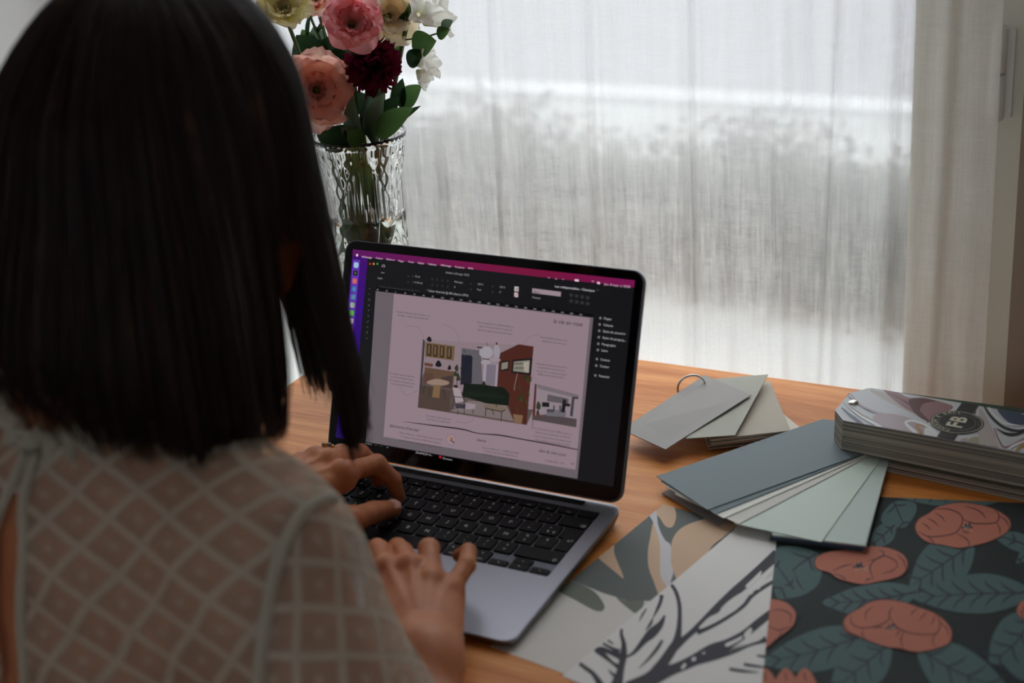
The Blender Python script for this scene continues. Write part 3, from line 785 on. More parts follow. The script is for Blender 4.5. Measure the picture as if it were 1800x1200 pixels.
# maker's lettering on the lower bezel
v, f = text_geo('MacBook Air')
x0, l0 = lidxy(805, 832); x1, _ = lidxy(849, 842); k = (x1 - x0) / v[:, 0].max()
mesh_obj('lettering', [lid3(x0 + q[0] * k, l0 - 0.0012 + q[1] * k * 1.15, 0.00014) for q in v], f, mat('grey_bezel_print', s2l((70, 68, 70)), 0.5), lid)

# ------------------------------------------------------------------ wallpaper samples on the table
def paper_mat(name, c, rough=0.75):
    m = mat(name, s2l(c), rough, spec=0.3); t = NT(m); n = t.noise(t.obj(), 700.0, 2); t.bump(n, 0.10, 0.0003); return m
I_PAPER = paper_mat('matt_white_paper', (238, 234, 230)); I_PAPER2 = paper_mat('cream_white_paper', (230, 224, 216))
I_SLATE = paper_mat('slate_ink', (108, 113, 110)); I_OLIVE = paper_mat('olive_grey_ink', (124, 128, 116)); I_SAND = paper_mat('sand_ink', (218, 184, 154)); I_LILAC = paper_mat('pale_lilac_ink', (218, 214, 216))
I_COAL = paper_mat('charcoal_ink', (74, 72, 79)); I_NIGHT = paper_mat('night_green_ink', (42, 49, 47)); I_TEAL = paper_mat('teal_leaf_ink', (84, 106, 105)); I_RUST = paper_mat('rust_petal_ink', (190, 117, 96)); I_PLUM = paper_mat('plum_line_ink', (108, 64, 62)); I_INKL = paper_mat('leaf_vein_ink', (60, 62, 72)); I_SEED = paper_mat('pale_seed_ink', (190, 180, 165))
def nrm(v): v = np.array(v[:2], float); return v / np.linalg.norm(v)
def sheet(name, corner, up, w, h, z, m, label):
    """a paper sheet: lower-left corner, direction of the left edge, width to the right of it, height along it"""
    u = nrm(up); r = np.array([u[1], -u[0]]); c = np.array(corner[:2])
    P = [c, c + r * w, c + r * w + u * h, c + u * h]
    o = prism(name, P, z, z + 0.0003, m)
    tag(o, label, 'wallpaper sample', 'wallpaper samples on the table')
    return o, P
def px_of(p):
    q = CAM_R @ (np.array(p) - CAM_C); return (900 + CAM_F * q[0] / -q[2], 600 - CAM_F * q[1] / -q[2])
def clip_of(P, z): return [px_of((p[0], p[1], z)) for p in P]
def P1(X, Y): return (860 + X / 3.53, 860 + Y / 3.53)
def P2(X, Y): return (1320 + X / 3.429, 850 + Y / 3.429)
def m1(pts): return [P1(*p) for p in pts]
def m2(pts): return [P2(*p) for p in pts]
# sample with sand, slate and olive cut-out shapes
a0 = onz(862, 1136); a1 = onz(1166, 887)
shA, PA = sheet('wallpaper_sample', a0, a1 - a0, 0.19, np.linalg.norm((a1 - a0)[:2]), 0.0, I_PAPER2, 'abstract wallpaper sample with sand, slate and olive cut-out shapes, half under the laptop')
zA = 0.0003; ca = clip_of(PA, zA); pr = Print(lambda x, y: onz(x, y, zA), (0, 0, 1))
pr.poly(m1([(1075, 100), (500, 560), (700, 640), (860, 690), (1015, 692), (1200, 560), (1330, 430), (1520, 250), (1560, 140), (1400, 60)]), I_SLATE, ca)
pr.blob(m1([(430, 560), (520, 570), (640, 625), (700, 690), (716, 735), (690, 757), (640, 745), (540, 690), (425, 625)]), I_OLIVE, clip=ca)
pr.blob(m1([(790, 672), (860, 690), (955, 690), (950, 735), (920, 772), (870, 745)]), I_OLIVE, clip=ca)
pr.poly([tuple(p) for p in catmull(m1([(672, 412), (720, 350), (772, 325), (775, 390), (795, 450), (825, 520), (831, 552), (790, 520), (730, 470)]), 5, True)], I_SAND, ca)
pr.poly([tuple(p) for p in catmull(m1([(1018, 205), (1000, 290), (985, 380), (988, 480), (1020, 570), (1045, 640), (1060, 665), (1112, 620), (1085, 570), (1062, 500), (1062, 400), (1055, 310), (1035, 250)]), 5, True)], I_SAND, ca)
pr.poly([tuple(p) for p in catmull(m1([(1240, 215), (1170, 260), (1132, 330), (1128, 440), (1145, 515), (1175, 560), (1260, 500), (1330, 430), (1460, 290), (1560, 200), (1500, 130), (1380, 170)]), 5, True)], I_SAND, ca)
pr.poly([tuple(p) for p in catmull(m1([(1030, 140), (1060, 180), (1090, 225), (1125, 238), (1148, 215), (1160, 150), (1130, 90), (1075, 80)]), 5, True)], I_SAND, ca)
pr.poly([tuple(p) for p in catmull(m1([(990, 150), (1015, 200), (1040, 270), (1058, 340), (1060, 450), (1062, 530), (1085, 580), (1115, 610), (1130, 560), (1142, 515), (1128, 450), (1126, 350), (1095, 320), (1070, 280), (1048, 220), (1040, 160), (1030, 125)]), 5, True)], I_LILAC, ca)
pr.stroke(m1([(1340, 430), (1400, 360), (1470, 305), (1530, 262)]), [4, 9, 8, 4], I_COAL, clip=ca)
pr.build('print', shA)
# sample with charcoal branches
b0 = onz(988, 1189); b1 = onz(1281, 940)
shB, PB = sheet('wallpaper_sample', b0, b1 - b0, 0.185, np.linalg.norm((b1 - b0)[:2]) + 0.05, 0.0004, I_PAPER, 'white wallpaper sample with charcoal tree branches lying between two patterned samples')
zB = 0.0007; cb = clip_of(PB, zB); pr = Print(lambda x, y: onz(x, y, zB), (0, 0, 1))
def br(pts, w): pr.stroke(m1(pts), [q / 3.53 for q in w] if not isinstance(w, (int, float)) else w / 3.53, I_COAL, clip=cb)
br([(880, 1260), (1000, 1180), (1070, 1090), (1130, 1000), (1165, 935), (1180, 830), (1180, 720), (1160, 640), (1130, 590)], [150, 100, 70, 60, 48, 30, 26, 24, 20])
br([(1140, 985), (1230, 910), (1320, 830), (1420, 730), (1520, 640), (1600, 570), (1700, 480), (1790, 400)], [60, 36, 44, 50, 60, 60, 60, 70])
br([(1290, 890), (1400, 840), (1500, 780), (1580, 720), (1640, 650), (1780, 560)], [30, 22, 22, 24, 26, 20])
br([(1030, 1150), (1130, 1120), (1250, 1070), (1380, 1000), (1480, 960), (1580, 900), (1680, 820), (1780, 740)], [120, 70, 70, 80, 66, 50, 50, 40])
br([(1250, 1080), (1400, 1040), (1520, 1000), (1620, 960), (1720, 930)], [40, 40, 36, 26, 40])
br([(790, 1220), (815, 1120), (832, 1030), (835, 960), (820, 900), (822, 865)], [80, 44, 44, 30, 20, 16])
br([(850, 1040), (900, 1010), (960, 940), (1010, 890), (1060, 840), (1090, 780)], [14, 22, 40, 60, 40, 10])
br([(820, 1040), (750, 1010), (690, 990), (650, 1000)], [44, 30, 30, 6]); br([(810, 1005), (760, 985), (705, 955)], [26, 18, 14]); br([(770, 960), (735, 935)], [8, 12])
br([(820, 1110), (770, 1080), (700, 1020), (660, 1000)], [50, 20, 34, 24]); br([(800, 1170), (770, 1150), (740, 1120)], [30, 20, 6])
br([(700, 1230), (650, 1150), (600, 1110), (560, 1080)], [50, 30, 26, 22])
br([(930, 1110), (990, 1050), (1040, 990), (1075, 935)], [4, 16, 22, 16]); br([(1015, 800), (1045, 740), (1065, 690), (1070, 655)], [4, 20, 22, 26]); br([(970, 875), (1000, 835), (1015, 800)], [4, 18, 6]); br([(930, 820), (950, 780), (975, 740)], [3, 12, 8])
br([(1490, 1115), (1580, 1128), (1670, 1135)], [20, 18, 4]); br([(1580, 1085), (1640, 1095), (1720, 1105)], [18, 18, 10]); br([(1660, 1030), (1720, 1040)], [12, 18])
pr.up()
for pts in ([(1590, 600), (1640, 550), (1690, 505), (1670, 560), (1610, 605)], [(1435, 745), (1490, 690), (1570, 640), (1585, 660), (1530, 715), (1470, 740)], [(1465, 960), (1530, 930), (1570, 910), (1560, 935), (1480, 975)], [(1580, 900), (1620, 860), (1630, 880), (1600, 930)], [(1480, 1010), (1560, 975), (1640, 930), (1700, 880), (1690, 930), (1600, 965)], [(1190, 1110), (1210, 1080), (1222, 1090), (1205, 1115)], [(1255, 1055), (1275, 1040), (1282, 1058), (1265, 1068)], [(1320, 1020), (1335, 1010), (1338, 1022)], [(1615, 640), (1630, 620), (1638, 640), (1625, 655)], [(1660, 610), (1685, 575), (1690, 600), (1670, 625)], [(1710, 540), (1740, 490), (1750, 520), (1725, 548)], [(1300, 865), (1360, 800), (1420, 770), (1530, 715), (1545, 740), (1460, 795), (1360, 850)]):
    pr.blob(m1(pts), I_PAPER, 4, cb)
pr.build('print', shB)
# dark sample with rust peonies and teal leaves
c_tl = np.array([0.264, 0.1985]); c_dn = nrm((0.0485, -0.181)); hC = 0.30
shC, PC = sheet('wallpaper_sample', c_tl + c_dn * hC, -c_dn, 0.345, hC, 0.0008, I_NIGHT, 'dark green wallpaper sample printed with rust-coloured peonies and teal leaves')
zC = 0.0011; cc = clip_of(PC, zC); pr = Print(lambda x, y: onz(x, y, zC), (0, 0, 1), 0.000012)
def leaf(tip, base, w, veins=6, bend=0.0):
    """a leaf from base to tip, w wide, with midrib and side veins"""
    t = np.array(tip, float); b = np.array(base, float); d = t - b; L = np.linalg.norm(d); d = d / L; s = np.array([-d[1], d[0]])
    prof = [(0, 0.0), (0.12, 0.55), (0.32, 0.95), (0.5, 1.0), (0.7, 0.8), (0.88, 0.4), (1.0, 0.0)]
    mid = lambda q: b + d * L * q + s * bend * math.sin(math.pi * q)
    L1 = [mid(q) + s * w / 2 * p for q, p in prof]; L2 = [mid(q) - s * w / 2 * p for q, p in prof][1:-1][::-1]
    pr.poly([tuple(p) for p in catmull(m2(L1 + L2), 4, True)], I_TEAL, cc)
    pr.stroke(m2([mid(0.02), mid(0.35), mid(0.65), mid(0.95)]), [3.6, 3.0, 2.4, 0.8], I_INKL, clip=cc)
    for k in range(veins):
        q = 0.14 + 0.68 * k / max(1, veins - 1); wd = w / 2 * 0.78 * math.sin(math.pi * min(0.95, 0.12 + q * 0.8)) ** 0.7
        for sg in (1, -1):
            e = mid(q + 0.13) + s * sg * wd
            pr.stroke(m2([mid(q), (mid(q + 0.05) + e) / 2, e]), [2.8, 3.4, 0.8], I_INKL, n=4, clip=cc, lift=0.0)
    pr.up()
for tp, bs, w, vn, bd in (((840, 60), (1560, 70), 210, 6, 30), ((930, 262), (860, 110), 230, 2, 0), ((720, 380), (870, 245), 120, 3, 0), ((960, 620), (1340, 360), 290, 5, 0), ((1460, 310), (1720, 400), 110, 3, 10), ((1600, 480), (1760, 330), 90, 3, 0), ((160, 690), (400, 420), 330, 3, 40), ((140, 470), (260, 640), 120, 2, 0), ((430, 718), (1010, 650), 200, 6, -20), ((980, 690), (1700, 660), 240, 6, 10), ((60, 1080), (720, 900), 250, 5, -20), ((480, 1260), (840, 960), 280, 4, 0), ((1540, 1230), (1000, 980), 300, 4, 40), ((1480, 1000), (1760, 1180), 210, 2, 30), ((1440, 1080), (1700, 780), 300, 4, -40), ((1640, 640), (1720, 740), 90, 2, 0)):
    leaf(tp, bs, w, vn, bd)
for tp, bs, w, vn, bd in (((1760, 120), (2120, 200), 230, 5, 10), ((2240, 420), (1900, 330), 230, 5, 0), ((1860, 640), (2200, 560), 230, 5, 10), ((1800, 1240), (2080, 980), 260, 4, 0), ((2300, 1000), (2000, 860), 240, 4, 0), ((300, 1420), (620, 1300), 220, 4, 0)):
    leaf(tp, bs, w, vn, bd)                                   # the pattern goes on past the picture's edge
def pl(pts, w=2.2): pr.stroke(m2(pts), w, I_PLUM, n=5, clip=cc, lift=0.4)
def peony(outline, petals, centre, seeds=True):
    pr.poly([tuple(p) for p in catmull(m2(outline), 5, True)], I_PLUM, cc)
    o = np.array(outline, float); cen = o.mean(0); pr.poly([tuple(p) for p in catmull(m2(cen + (o - cen) * 0.975), 5, True)], I_RUST, cc)
    for q in petals: pl(q, [1.0] + [2.5] * (len(q) - 2) + [1.0])
    pr.up()
    if seeds:
        r = random.Random(int(centre[0]))
        for k in range(11):
            a = k * 2.4; rr = 6 + 4.0 * k; e = (centre[0] + rr * 0.9 * math.cos(a), centre[1] + rr * 0.55 * math.sin(a)); pr.stroke(m2([centre, e]), [1.6, 3.4], I_INKL, clip=cc)
        pr.up()
        for k in range(5):
            e = (centre[0] + r.uniform(-30, 55), centre[1] + r.uniform(-6, 30)); pr.stroke(m2([e, (e[0] + 6, e[1] + 3)]), 2.0, I_SEED, clip=cc)
        pr.up()
peony([(985, 265), (1010, 215), (1070, 180), (1130, 140), (1250, 115), (1360, 125), (1470, 155), (1550, 205), (1570, 255), (1540, 300), (1470, 340), (1400, 365), (1310, 385), (1240, 392), (1160, 375), (1070, 360), (1010, 320)],
      [[(1100, 160), (1180, 155), (1250, 180), (1275, 215), (1265, 260), (1230, 300), (1160, 318), (1070, 322), (1010, 290)], [(1275, 215), (1330, 240), (1410, 245), (1480, 235), (1495, 195), (1470, 160)], [(1290, 140), (1360, 160), (1400, 190), (1415, 215)], [(1240, 305), (1290, 330), (1315, 360), (1310, 388)], [(1480, 240), (1500, 275), (1500, 310)], [(1065, 322), (1090, 345), (1110, 372)], [(1495, 195), (1540, 230), (1555, 270)], [(1060, 210), (1100, 230), (1130, 260)], [(1030, 240), (1065, 262), (1085, 285)], [(1110, 180), (1150, 205), (1170, 235)], [(1320, 300), (1290, 295), (1270, 285)]], (1305, 262))
peony([(380, 480), (400, 440), (480, 410), (600, 400), (720, 380), (830, 390), (920, 430), (950, 490), (920, 550), (850, 580), (770, 595), (680, 612), (600, 600), (520, 575), (470, 540), (400, 520)],
      [[(490, 530), (560, 500), (620, 490)], [(740, 580), (720, 530), (730, 480), (800, 440), (870, 470), (885, 510)], [(770, 400), (800, 420), (780, 450), (700, 470)], [(880, 430), (920, 470), (935, 520)], [(790, 545), (850, 530), (885, 500)], [(500, 545), (560, 570), (570, 590)], [(690, 600), (705, 580), (735, 578)]], (650, 500))
peony([(552, 845), (575, 800), (640, 760), (720, 715), (810, 702), (920, 718), (1010, 748), (1120, 790), (1190, 850), (1215, 905), (1200, 965), (1140, 995), (1060, 1015), (980, 1020), (900, 1000), (820, 990), (740, 965), (650, 930), (570, 900)],
      [[(600, 800), (610, 850), (670, 875), (770, 860), (830, 825), (835, 780), (860, 745)], [(835, 810), (880, 870), (960, 905), (1060, 915), (1120, 905), (1140, 850), (1120, 795)], [(690, 830), (695, 780), (740, 745)], [(925, 890), (905, 940), (915, 1000)], [(675, 880), (670, 910), (690, 950)], [(1120, 905), (1095, 950), (1110, 990)], [(1130, 830), (1180, 880), (1190, 930)], [(960, 800), (980, 775), (1010, 755)], [(1010, 830), (1040, 800), (1060, 780)], [(1080, 850), (1100, 830), (1105, 800)], [(870, 925), (890, 900), (900, 880)], [(560, 850), (590, 900), (650, 925)], [(740, 880), (770, 870), (800, 872)]], (845, 872))
peony([(60, 700), (130, 700), (210, 720), (265, 770), (270, 820), (250, 870), (200, 910), (150, 950), (60, 1000), (0, 860)], [[(120, 770), (190, 768), (240, 800), (235, 850)], [(100, 860), (160, 890), (200, 880), (250, 868)], [(130, 960), (170, 930), (190, 890)]], (30, 850), False)
peony([(1600, 770), (1640, 710), (1720, 690), (1760, 780), (1700, 830), (1640, 825)], [[(1610, 770), (1660, 800), (1720, 800)]], (1700, 760), False)
PE = [(-300, 0), (-260, -90), (-160, -140), (0, -160), (150, -130), (270, -60), (310, 20), (260, 100), (140, 140), (0, 150), (-140, 130), (-250, 80)]
PT = [[(-240, -60), (-120, -90), (-20, -40), (-60, 40), (-200, 50)], [(-20, -40), (90, -70), (200, -60), (240, 30), (120, 60), (0, 30)], [(-60, 40), (-20, 90), (0, 148)], [(120, 60), (130, 100), (110, 142)]]
for qx, qy in ((1980, 330), (1930, 800), (2200, 700), (700, 1420), (1500, 1440)): peony([(qx + a, qy + b) for a, b in PE], [[(qx + a, qy + b) for a, b in q] for q in PT], (qx, qy - 10))
for x in (90, 215, 330): pr.poly([tuple(p) for p in catmull(m2([(x - 70, 1230), (x - 40, 1150), (x, 1125), (x + 45, 1170), (x + 60, 1240)]), 5, True)], I_RUST, cc); pl([(x - 10, 1150), (x, 1200)], 2.5)
pr.build('print', shC)

# ------------------------------------------------------------------ paint fan deck
ZCOV = 0.0425
PIV = onz(1500, 708, ZCOV)[:2]
CW, CL = 0.0765, 0.196
def card_pts(L=CL, w=CW): return [(-0.010, -0.021), (0.004, -w / 2), (L, -w / 2), (L, w / 2), (0.004, w / 2), (-0.010, 0.021)]
CARD_MESH = {}
def card_obj(name, ang, z, th, m, parent, L=CL, tilt=0.0):
    k = (th, m.name, L)
    if k not in CARD_MESH:
        o = prism(name, card_pts(L), 0, th, m); CARD_MESH[k] = o.data
    else:
        o = link(name, CARD_MESH[k])
    o.location = (PIV[0], PIV[1], z); o.rotation_euler = (0, tilt, ang)
    root_at(o, parent)
    return o
def card_mat(c): return paper_mat('card_%d_%d_%d' % c, c, 0.55)
fd = empty('paint_fan_deck', (PIV[0], PIV[1], 0.0), 'thick fan deck of paint cards with a marbled cover, cards swung out towards the laptop', 'colour chart')
DA = math.atan2(-0.0115, 0.148)
ecol = [(176, 170, 154), (150, 150, 138), (190, 184, 170), (120, 112, 104), (168, 160, 150), (104, 96, 90), (158, 152, 136), (142, 132, 126), (186, 178, 160), (128, 122, 112)]
em_ = [card_mat(c) for c in ecol]
rnd = random.Random(9)
z = 0.0125
while z < ZCOV - 0.0012:
    q = (z - 0.0125) / 0.03
    card_obj('card', DA + rnd.uniform(-0.006, 0.006) - 0.03 * (1 - q), z, 0.0009, em_[rnd.randrange(10)], fd); z += 0.00095
zz = 0.0
low = [(150, 150, 128), (190, 180, 170), (116, 84, 84), (170, 160, 140), (124, 92, 92), (84, 80, 76)]
for k in range(10): card_obj('card', DA - 0.045 + 0.002 * k, 0.0004 + 0.0008 * k, 0.00075, card_mat(low[k % 6]), fd)
card_obj('card', DA + 0.085, ZCOV - 0.0019, 0.0008, card_mat((52, 68, 52)), fd)
# the cards swung out
def swing(px, py, z, c, nm='card', L=CL, th=0.0006):
    v = onz(px, py, z + th)[:2] - PIV; return card_obj(nm, math.atan2(v[1], v[0]) - math.atan2(CW / 2, L), z, th, card_mat(c), fd, L)
swing(1224, 906, 0.0118, (110, 122, 126)); swing(1240, 913, 0.0110, (94, 110, 114)); swing(1254, 922, 0.0102, (226, 224, 214)); swing(1284, 932, 0.0094, (206, 202, 192))
swing(1440, 964, 0.0086, (206, 218, 205)); swing(1522, 969, 0.0078, (196, 208, 199))
for k, c in enumerate([(190, 190, 186), (60, 66, 70), (60, 96, 140), (84, 90, 92), (40, 44, 48), (70, 76, 80)]): swing(1524 - k * 1.5, 973 + k * 1.4, 0.0068 - 0.0009 * k, c)
swing(1243, 935, 0.0012, (160, 152, 148), L=0.197)
# marbled cover
cov_m = paper_mat('pale_grey_cover', (186, 186, 188), 0.35)
cov = card_obj('cover', DA, ZCOV - 0.0010, 0.0010, cov_m, fd)
def P7(X, Y): return (1450 + X / 5.143, 660 + Y / 5.143)
covP = [(PIV[0] + x * math.cos(DA) - y * math.sin(DA), PIV[1] + x * math.sin(DA) + y * math.cos(DA)) for x, y in card_pts()]
ccv = clip_of(covP, ZCOV); pr = Print(lambda x, y: onz(x, y, ZCOV), (0, 0, 1), 0.00002)
mb = {k: paper_mat('marbling_' + k, c, 0.35) for k, c in dict(mauve=(168, 150, 154), rose=(140, 104, 106), wine=(92, 54, 54), navy=(70, 80, 98), white=(214, 213, 212), ochre=(164, 128, 70), dark=(48, 50, 56), taupe=(170, 160, 154), green=(150, 148, 120)).items()}
def mbl(k, pts): pr.poly([tuple(p) for p in catmull([P7(*p) for p in pts], 5, True)], mb[k], ccv)
def mst(k, pts, w): pr.stroke([P7(*p) for p in pts], [q / 5.143 for q in w], mb[k], clip=ccv); pr.up()
mbl('taupe', [(400, 130), (520, 150), (700, 240), (850, 330), (960, 420), (900, 400), (720, 310), (540, 220)])
mbl('rose', [(520, 120), (650, 150), (760, 200), (900, 200), (1060, 240), (1160, 280), (1100, 330), (960, 400), (900, 380), (700, 280)])
mbl('wine', [(760, 220), (860, 205), (1000, 230), (900, 250), (860, 300), (880, 360), (950, 410), (940, 420), (860, 380), (790, 310)])
mbl('rose', [(870, 290), (930, 255), (1030, 270), (1080, 310), (960, 390), (900, 360)])
mst('wine', [(560, 150), (700, 220), (830, 310), (940, 420)], [3, 10, 16, 26])
mst('navy', [(210, 190), (300, 260), (400, 320), (480, 350)], [8, 14, 12, 3]); mst('navy', [(150, 290), (230, 360), (300, 410), (370, 460)], [10, 26, 30, 14]); mst('mauve', [(230, 170), (330, 270), (470, 330), (600, 360)], [20, 16, 14, 10])
mst('white', [(180, 260), (300, 350), (440, 430), (600, 500)], [14, 18, 26, 30]); mst('navy', [(170, 250), (280, 350), (420, 440), (540, 500)], [5, 6, 6, 3]); mst('ochre', [(200, 260), (330, 350), (450, 410)], [3, 4, 3])
mbl('mauve', [(430, 380), (540, 345), (680, 360), (800, 400), (900, 440), (860, 540), (700, 540), (560, 490)])
mst('white', [(900, 590), (800, 500), (730, 430), (800, 410), (930, 460), (1010, 520)], [22, 30, 24, 20, 20, 14]); mst('ochre', [(900, 590), (870, 520), (830, 460), (870, 450), (920, 470)], [26, 26, 22, 14, 4])
mbl('white', [(900, 480), (1000, 500), (1060, 560), (1050, 610), (930, 590)]); mst('rose', [(1070, 600), (1060, 560), (1040, 520)], [22, 14, 6])
mst('navy', [(1310, 270), (1340, 300), (1360, 350)], [40, 30, 10]); mst('dark', [(1440, 280), (1500, 370), (1600, 460), (1720, 500), (1810, 490)], [14, 22, 26, 22, 10]); mst('white', [(1480, 290), (1540, 370), (1640, 440), (1810, 450)], [14, 16, 18, 16])
mbl('navy', [(1560, 310), (1650, 310), (1760, 340), (1820, 380), (1820, 450), (1700, 440), (1620, 390)]); mst('dark', [(1550, 480), (1640, 530), (1740, 530), (1820, 500)], [6, 26, 24, 8]); mst('rose', [(1530, 480), (1580, 600), (1640, 650), (1820, 560)], [10, 14, 16, 10])
mbl('taupe', [(1400, 300), (1470, 400), (1540, 560), (1560, 660), (1400, 640), (1390, 450)]); mst('ochre', [(1720, 700), (1760, 650), (1820, 610)], [18, 24, 20]); mst('white', [(1640, 700), (1700, 640), (1820, 590)], [26, 20, 16])
mbl('green', [(1300, 580), (1380, 560), (1390, 650), (1330, 640)]); mbl('mauve', [(1220, 590), (1280, 570), (1320, 640), (1240, 630)])
pr.build('marbling', cov)
# black band and round badge
def dk(x, y): return (PIV[0] + x * math.cos(DA) - y * math.sin(DA), PIV[1] + x * math.sin(DA) + y * math.cos(DA))
bc = onz(1682, 743, ZCOV)[:2]; d_ = bc - PIV; bx_ = d_[0] * math.cos(DA) + d_[1] * math.sin(DA); by_ = -d_[0] * math.sin(DA) + d_[1] * math.cos(DA)
M_BAND = paper_mat('black_band', (34, 34, 34), 0.4); M_CREAM = paper_mat('cream_print', (196, 190, 168), 0.5); M_GREYP = paper_mat('grey_print', (104, 104, 98), 0.5)
bd = Print(lambda x, y: (*dk(x, y), ZCOV + 0.0008), (0, 0, 1), 0.00003, 0.0)
bw = 0.0075
bd.poly([(bx_ - bw, -CW / 2), (bx_ + bw, -CW / 2), (bx_ + bw, CW / 2), (bx_ - bw, CW / 2)], M_BAND)
RB = 0.0232
circ = lambda r: [(bx_ + r * math.cos(a * math.pi / 24), by_ + r * math.sin(a * math.pi / 24)) for a in range(48)]
for r, mm in ((RB, M_BAND), (RB * 0.955, M_CREAM), (RB * 0.925, M_BAND), (RB * 0.70, M_GREYP), (RB * 0.67, M_BAND)): bd.poly(circ(r), mm)
def btext(s, size, fn, mm, bold=0.0):
    v, f = text_geo(s, size, bold); b = len(bd.V); mi = bd.mi(mm)
    cx = (v[:, 0].min() + v[:, 0].max()) / 2; cy = (v[:, 1].min() + v[:, 1].max()) / 2
    bd.V += [np.array((*dk(*fn(q[0] - cx, q[1] - cy)), ZCOV + 0.0008 + bd.h)) for q in v]; bd.F += [tuple(b + i for i in q) for q in f]; bd.M += [mi] * len(f); bd.h += 0.00002
# lettering reads away from the viewer, its top towards the rivet
rot90 = lambda cx, cy, k=1.0: (lambda u, v: (bx_ + cx - v * k, by_ + cy + u))
btext('F', 0.0195, rot90(0.0, -0.0062), M_CREAM, 0.0006); btext('B', 0.0195, rot90(0.0, 0.0060), M_CREAM, 0.0006); btext('&', 0.0050, rot90(0.0, -0.0012), M_CREAM)
for k, ch in enumerate('FARROW & BALL'):
    if ch == ' ': continue
    a = math.radians(262 - k * 13.6); rr = RB * 0.81
    # a runs clockwise round the rivet side of the badge; tops point outwards
    btext(ch, 0.0058, (lambda a: (lambda u, v: (bx_ + (rr + v) * math.cos(a) + u * math.sin(a), by_ + (rr + v) * math.sin(a) - u * math.cos(a))))(a), M_CREAM)
for k, ch in enumerate('COLOUR CARD'):
    if ch == ' ': continue
    a = math.radians(62 - k * 12.4); rr = RB * 0.81
    btext(ch, 0.0044, (lambda a: (lambda u, v: (bx_ + (rr + v) * math.cos(a) + u * math.sin(a), by_ + (rr + v) * math.sin(a) - u * math.cos(a))))(a), M_GREYP)
bd.build('badge', cov)
V, F = lathe_geo([(0.0046, 0.0), (0.0048, 0.0006), (0.0040, 0.0016), (0.0024, 0.0022), (0.0, 0.0024)], 24)
M_STEEL = mat('polished_steel', s2l((205, 200, 192)), 0.18, 1.0)
root_at(mesh_obj('rivet', [(x + PIV[0], y + PIV[1], z + ZCOV) for x, y, z in V], F, M_STEEL, smooth=True), fd)

# ------------------------------------------------------------------ swatch cards on a ring
def quad4(p, z): return [onz(*q, z) for q in p]
rg = empty('swatch_ring', (*onz(1230, 710)[:2], 0.0), 'loose pack of grey and beige paint swatches held on a steel ring', 'swatches')
def plate(name, P, th, m):
    """a card whose four corners may sit at different heights"""
    P = [np.array(p, float) for p in P]; nn = np.cross(P[1] - P[0], P[2] - P[0])
    if nn[2] < 0: P = P[::-1]
    V = P + [p + np.array([0, 0, th]) for p in P]; n = len(P)
    F = [tuple(range(n - 1, -1, -1)), tuple(range(n, 2 * n))] + [(i, (i + 1) % n, n + (i + 1) % n, n + i) for i in range(n)]
    return root_at(mesh_obj(name, V, F, m), rg)
def S5(X, Y): return (1100 + X / 5.294, 640 + Y / 5.294)
TR = S5(1340, 150); BR = S5(1528, 608); BL = S5(790, 690)
rnd = random.Random(3)
bc_ = [(176, 164, 146), (186, 172, 154), (168, 154, 138), (194, 184, 168), (180, 168, 150), (160, 148, 132)]
for k in range(11):
    z = 0.0012 + k * 0.00105
    t_r, b_r, b_l = onz(*TR, 0.0135)[:2], onz(*BR, 0.0135)[:2], onz(*BL, 0.0135)[:2]
    sh = np.array([rnd.uniform(-0.004, 0.003), rnd.uniform(-0.003, 0.002)]) * (1 if k < 10 else 0)
    q = [t_r, b_r, b_l, t_r + b_l - b_r]; plate('swatch_card', [(*(p + sh), z) for p in q], 0.0009, card_mat(bc_[k % 6]))
wv = [onz(*S5(*q), 0.004)[:2] for q in ((1470, 440), (1668, 600), (1580, 645))]
plate('swatch_card', [(*wv[0], 0.0004), (*wv[1], 0.0004), (*wv[2], 0.0004), (*(wv[0] + wv[2] - wv[1]), 0.0004)], 0.0007, card_mat((222, 214, 196)))
q = [onz(*S5(1325, 100), 0.021), onz(*S5(1018, 665), 0.0165), onz(*S5(560, 697), 0.0145), onz(*S5(840, 140), 0.0165)]
plate('swatch_card', q, 0.0008, card_mat((170, 168, 154)))
q = [onz(*S5(735, 108), 0.0185), onz(*S5(-38, 612), 0.0150), onz(*S5(370, 798), 0.0135), onz(*S5(1168, 290), 0.0215)]
plate('swatch_card', q, 0.0008, card_mat((160, 155, 150)))
e0 = onz(*S5(487, 262), 0.012); e1 = onz(*S5(735, 172), 0.0195); cen = (e0 + e1) / 2; hd = e1 - e0; Rr = np.linalg.norm(hd) / 2; hd /= 2 * Rr
upv = np.array([0, 0, 1.0]); upv -= hd * np.dot(upv, hd); upv /= np.linalg.norm(upv)
tube('ring', [cen + Rr * (math.cos(a) * hd + 0.95 * math.sin(a) * upv) for a in np.linspace(-0.75, math.pi + 0.35, 40)], 0.0011, M_STEEL, rg, 10)

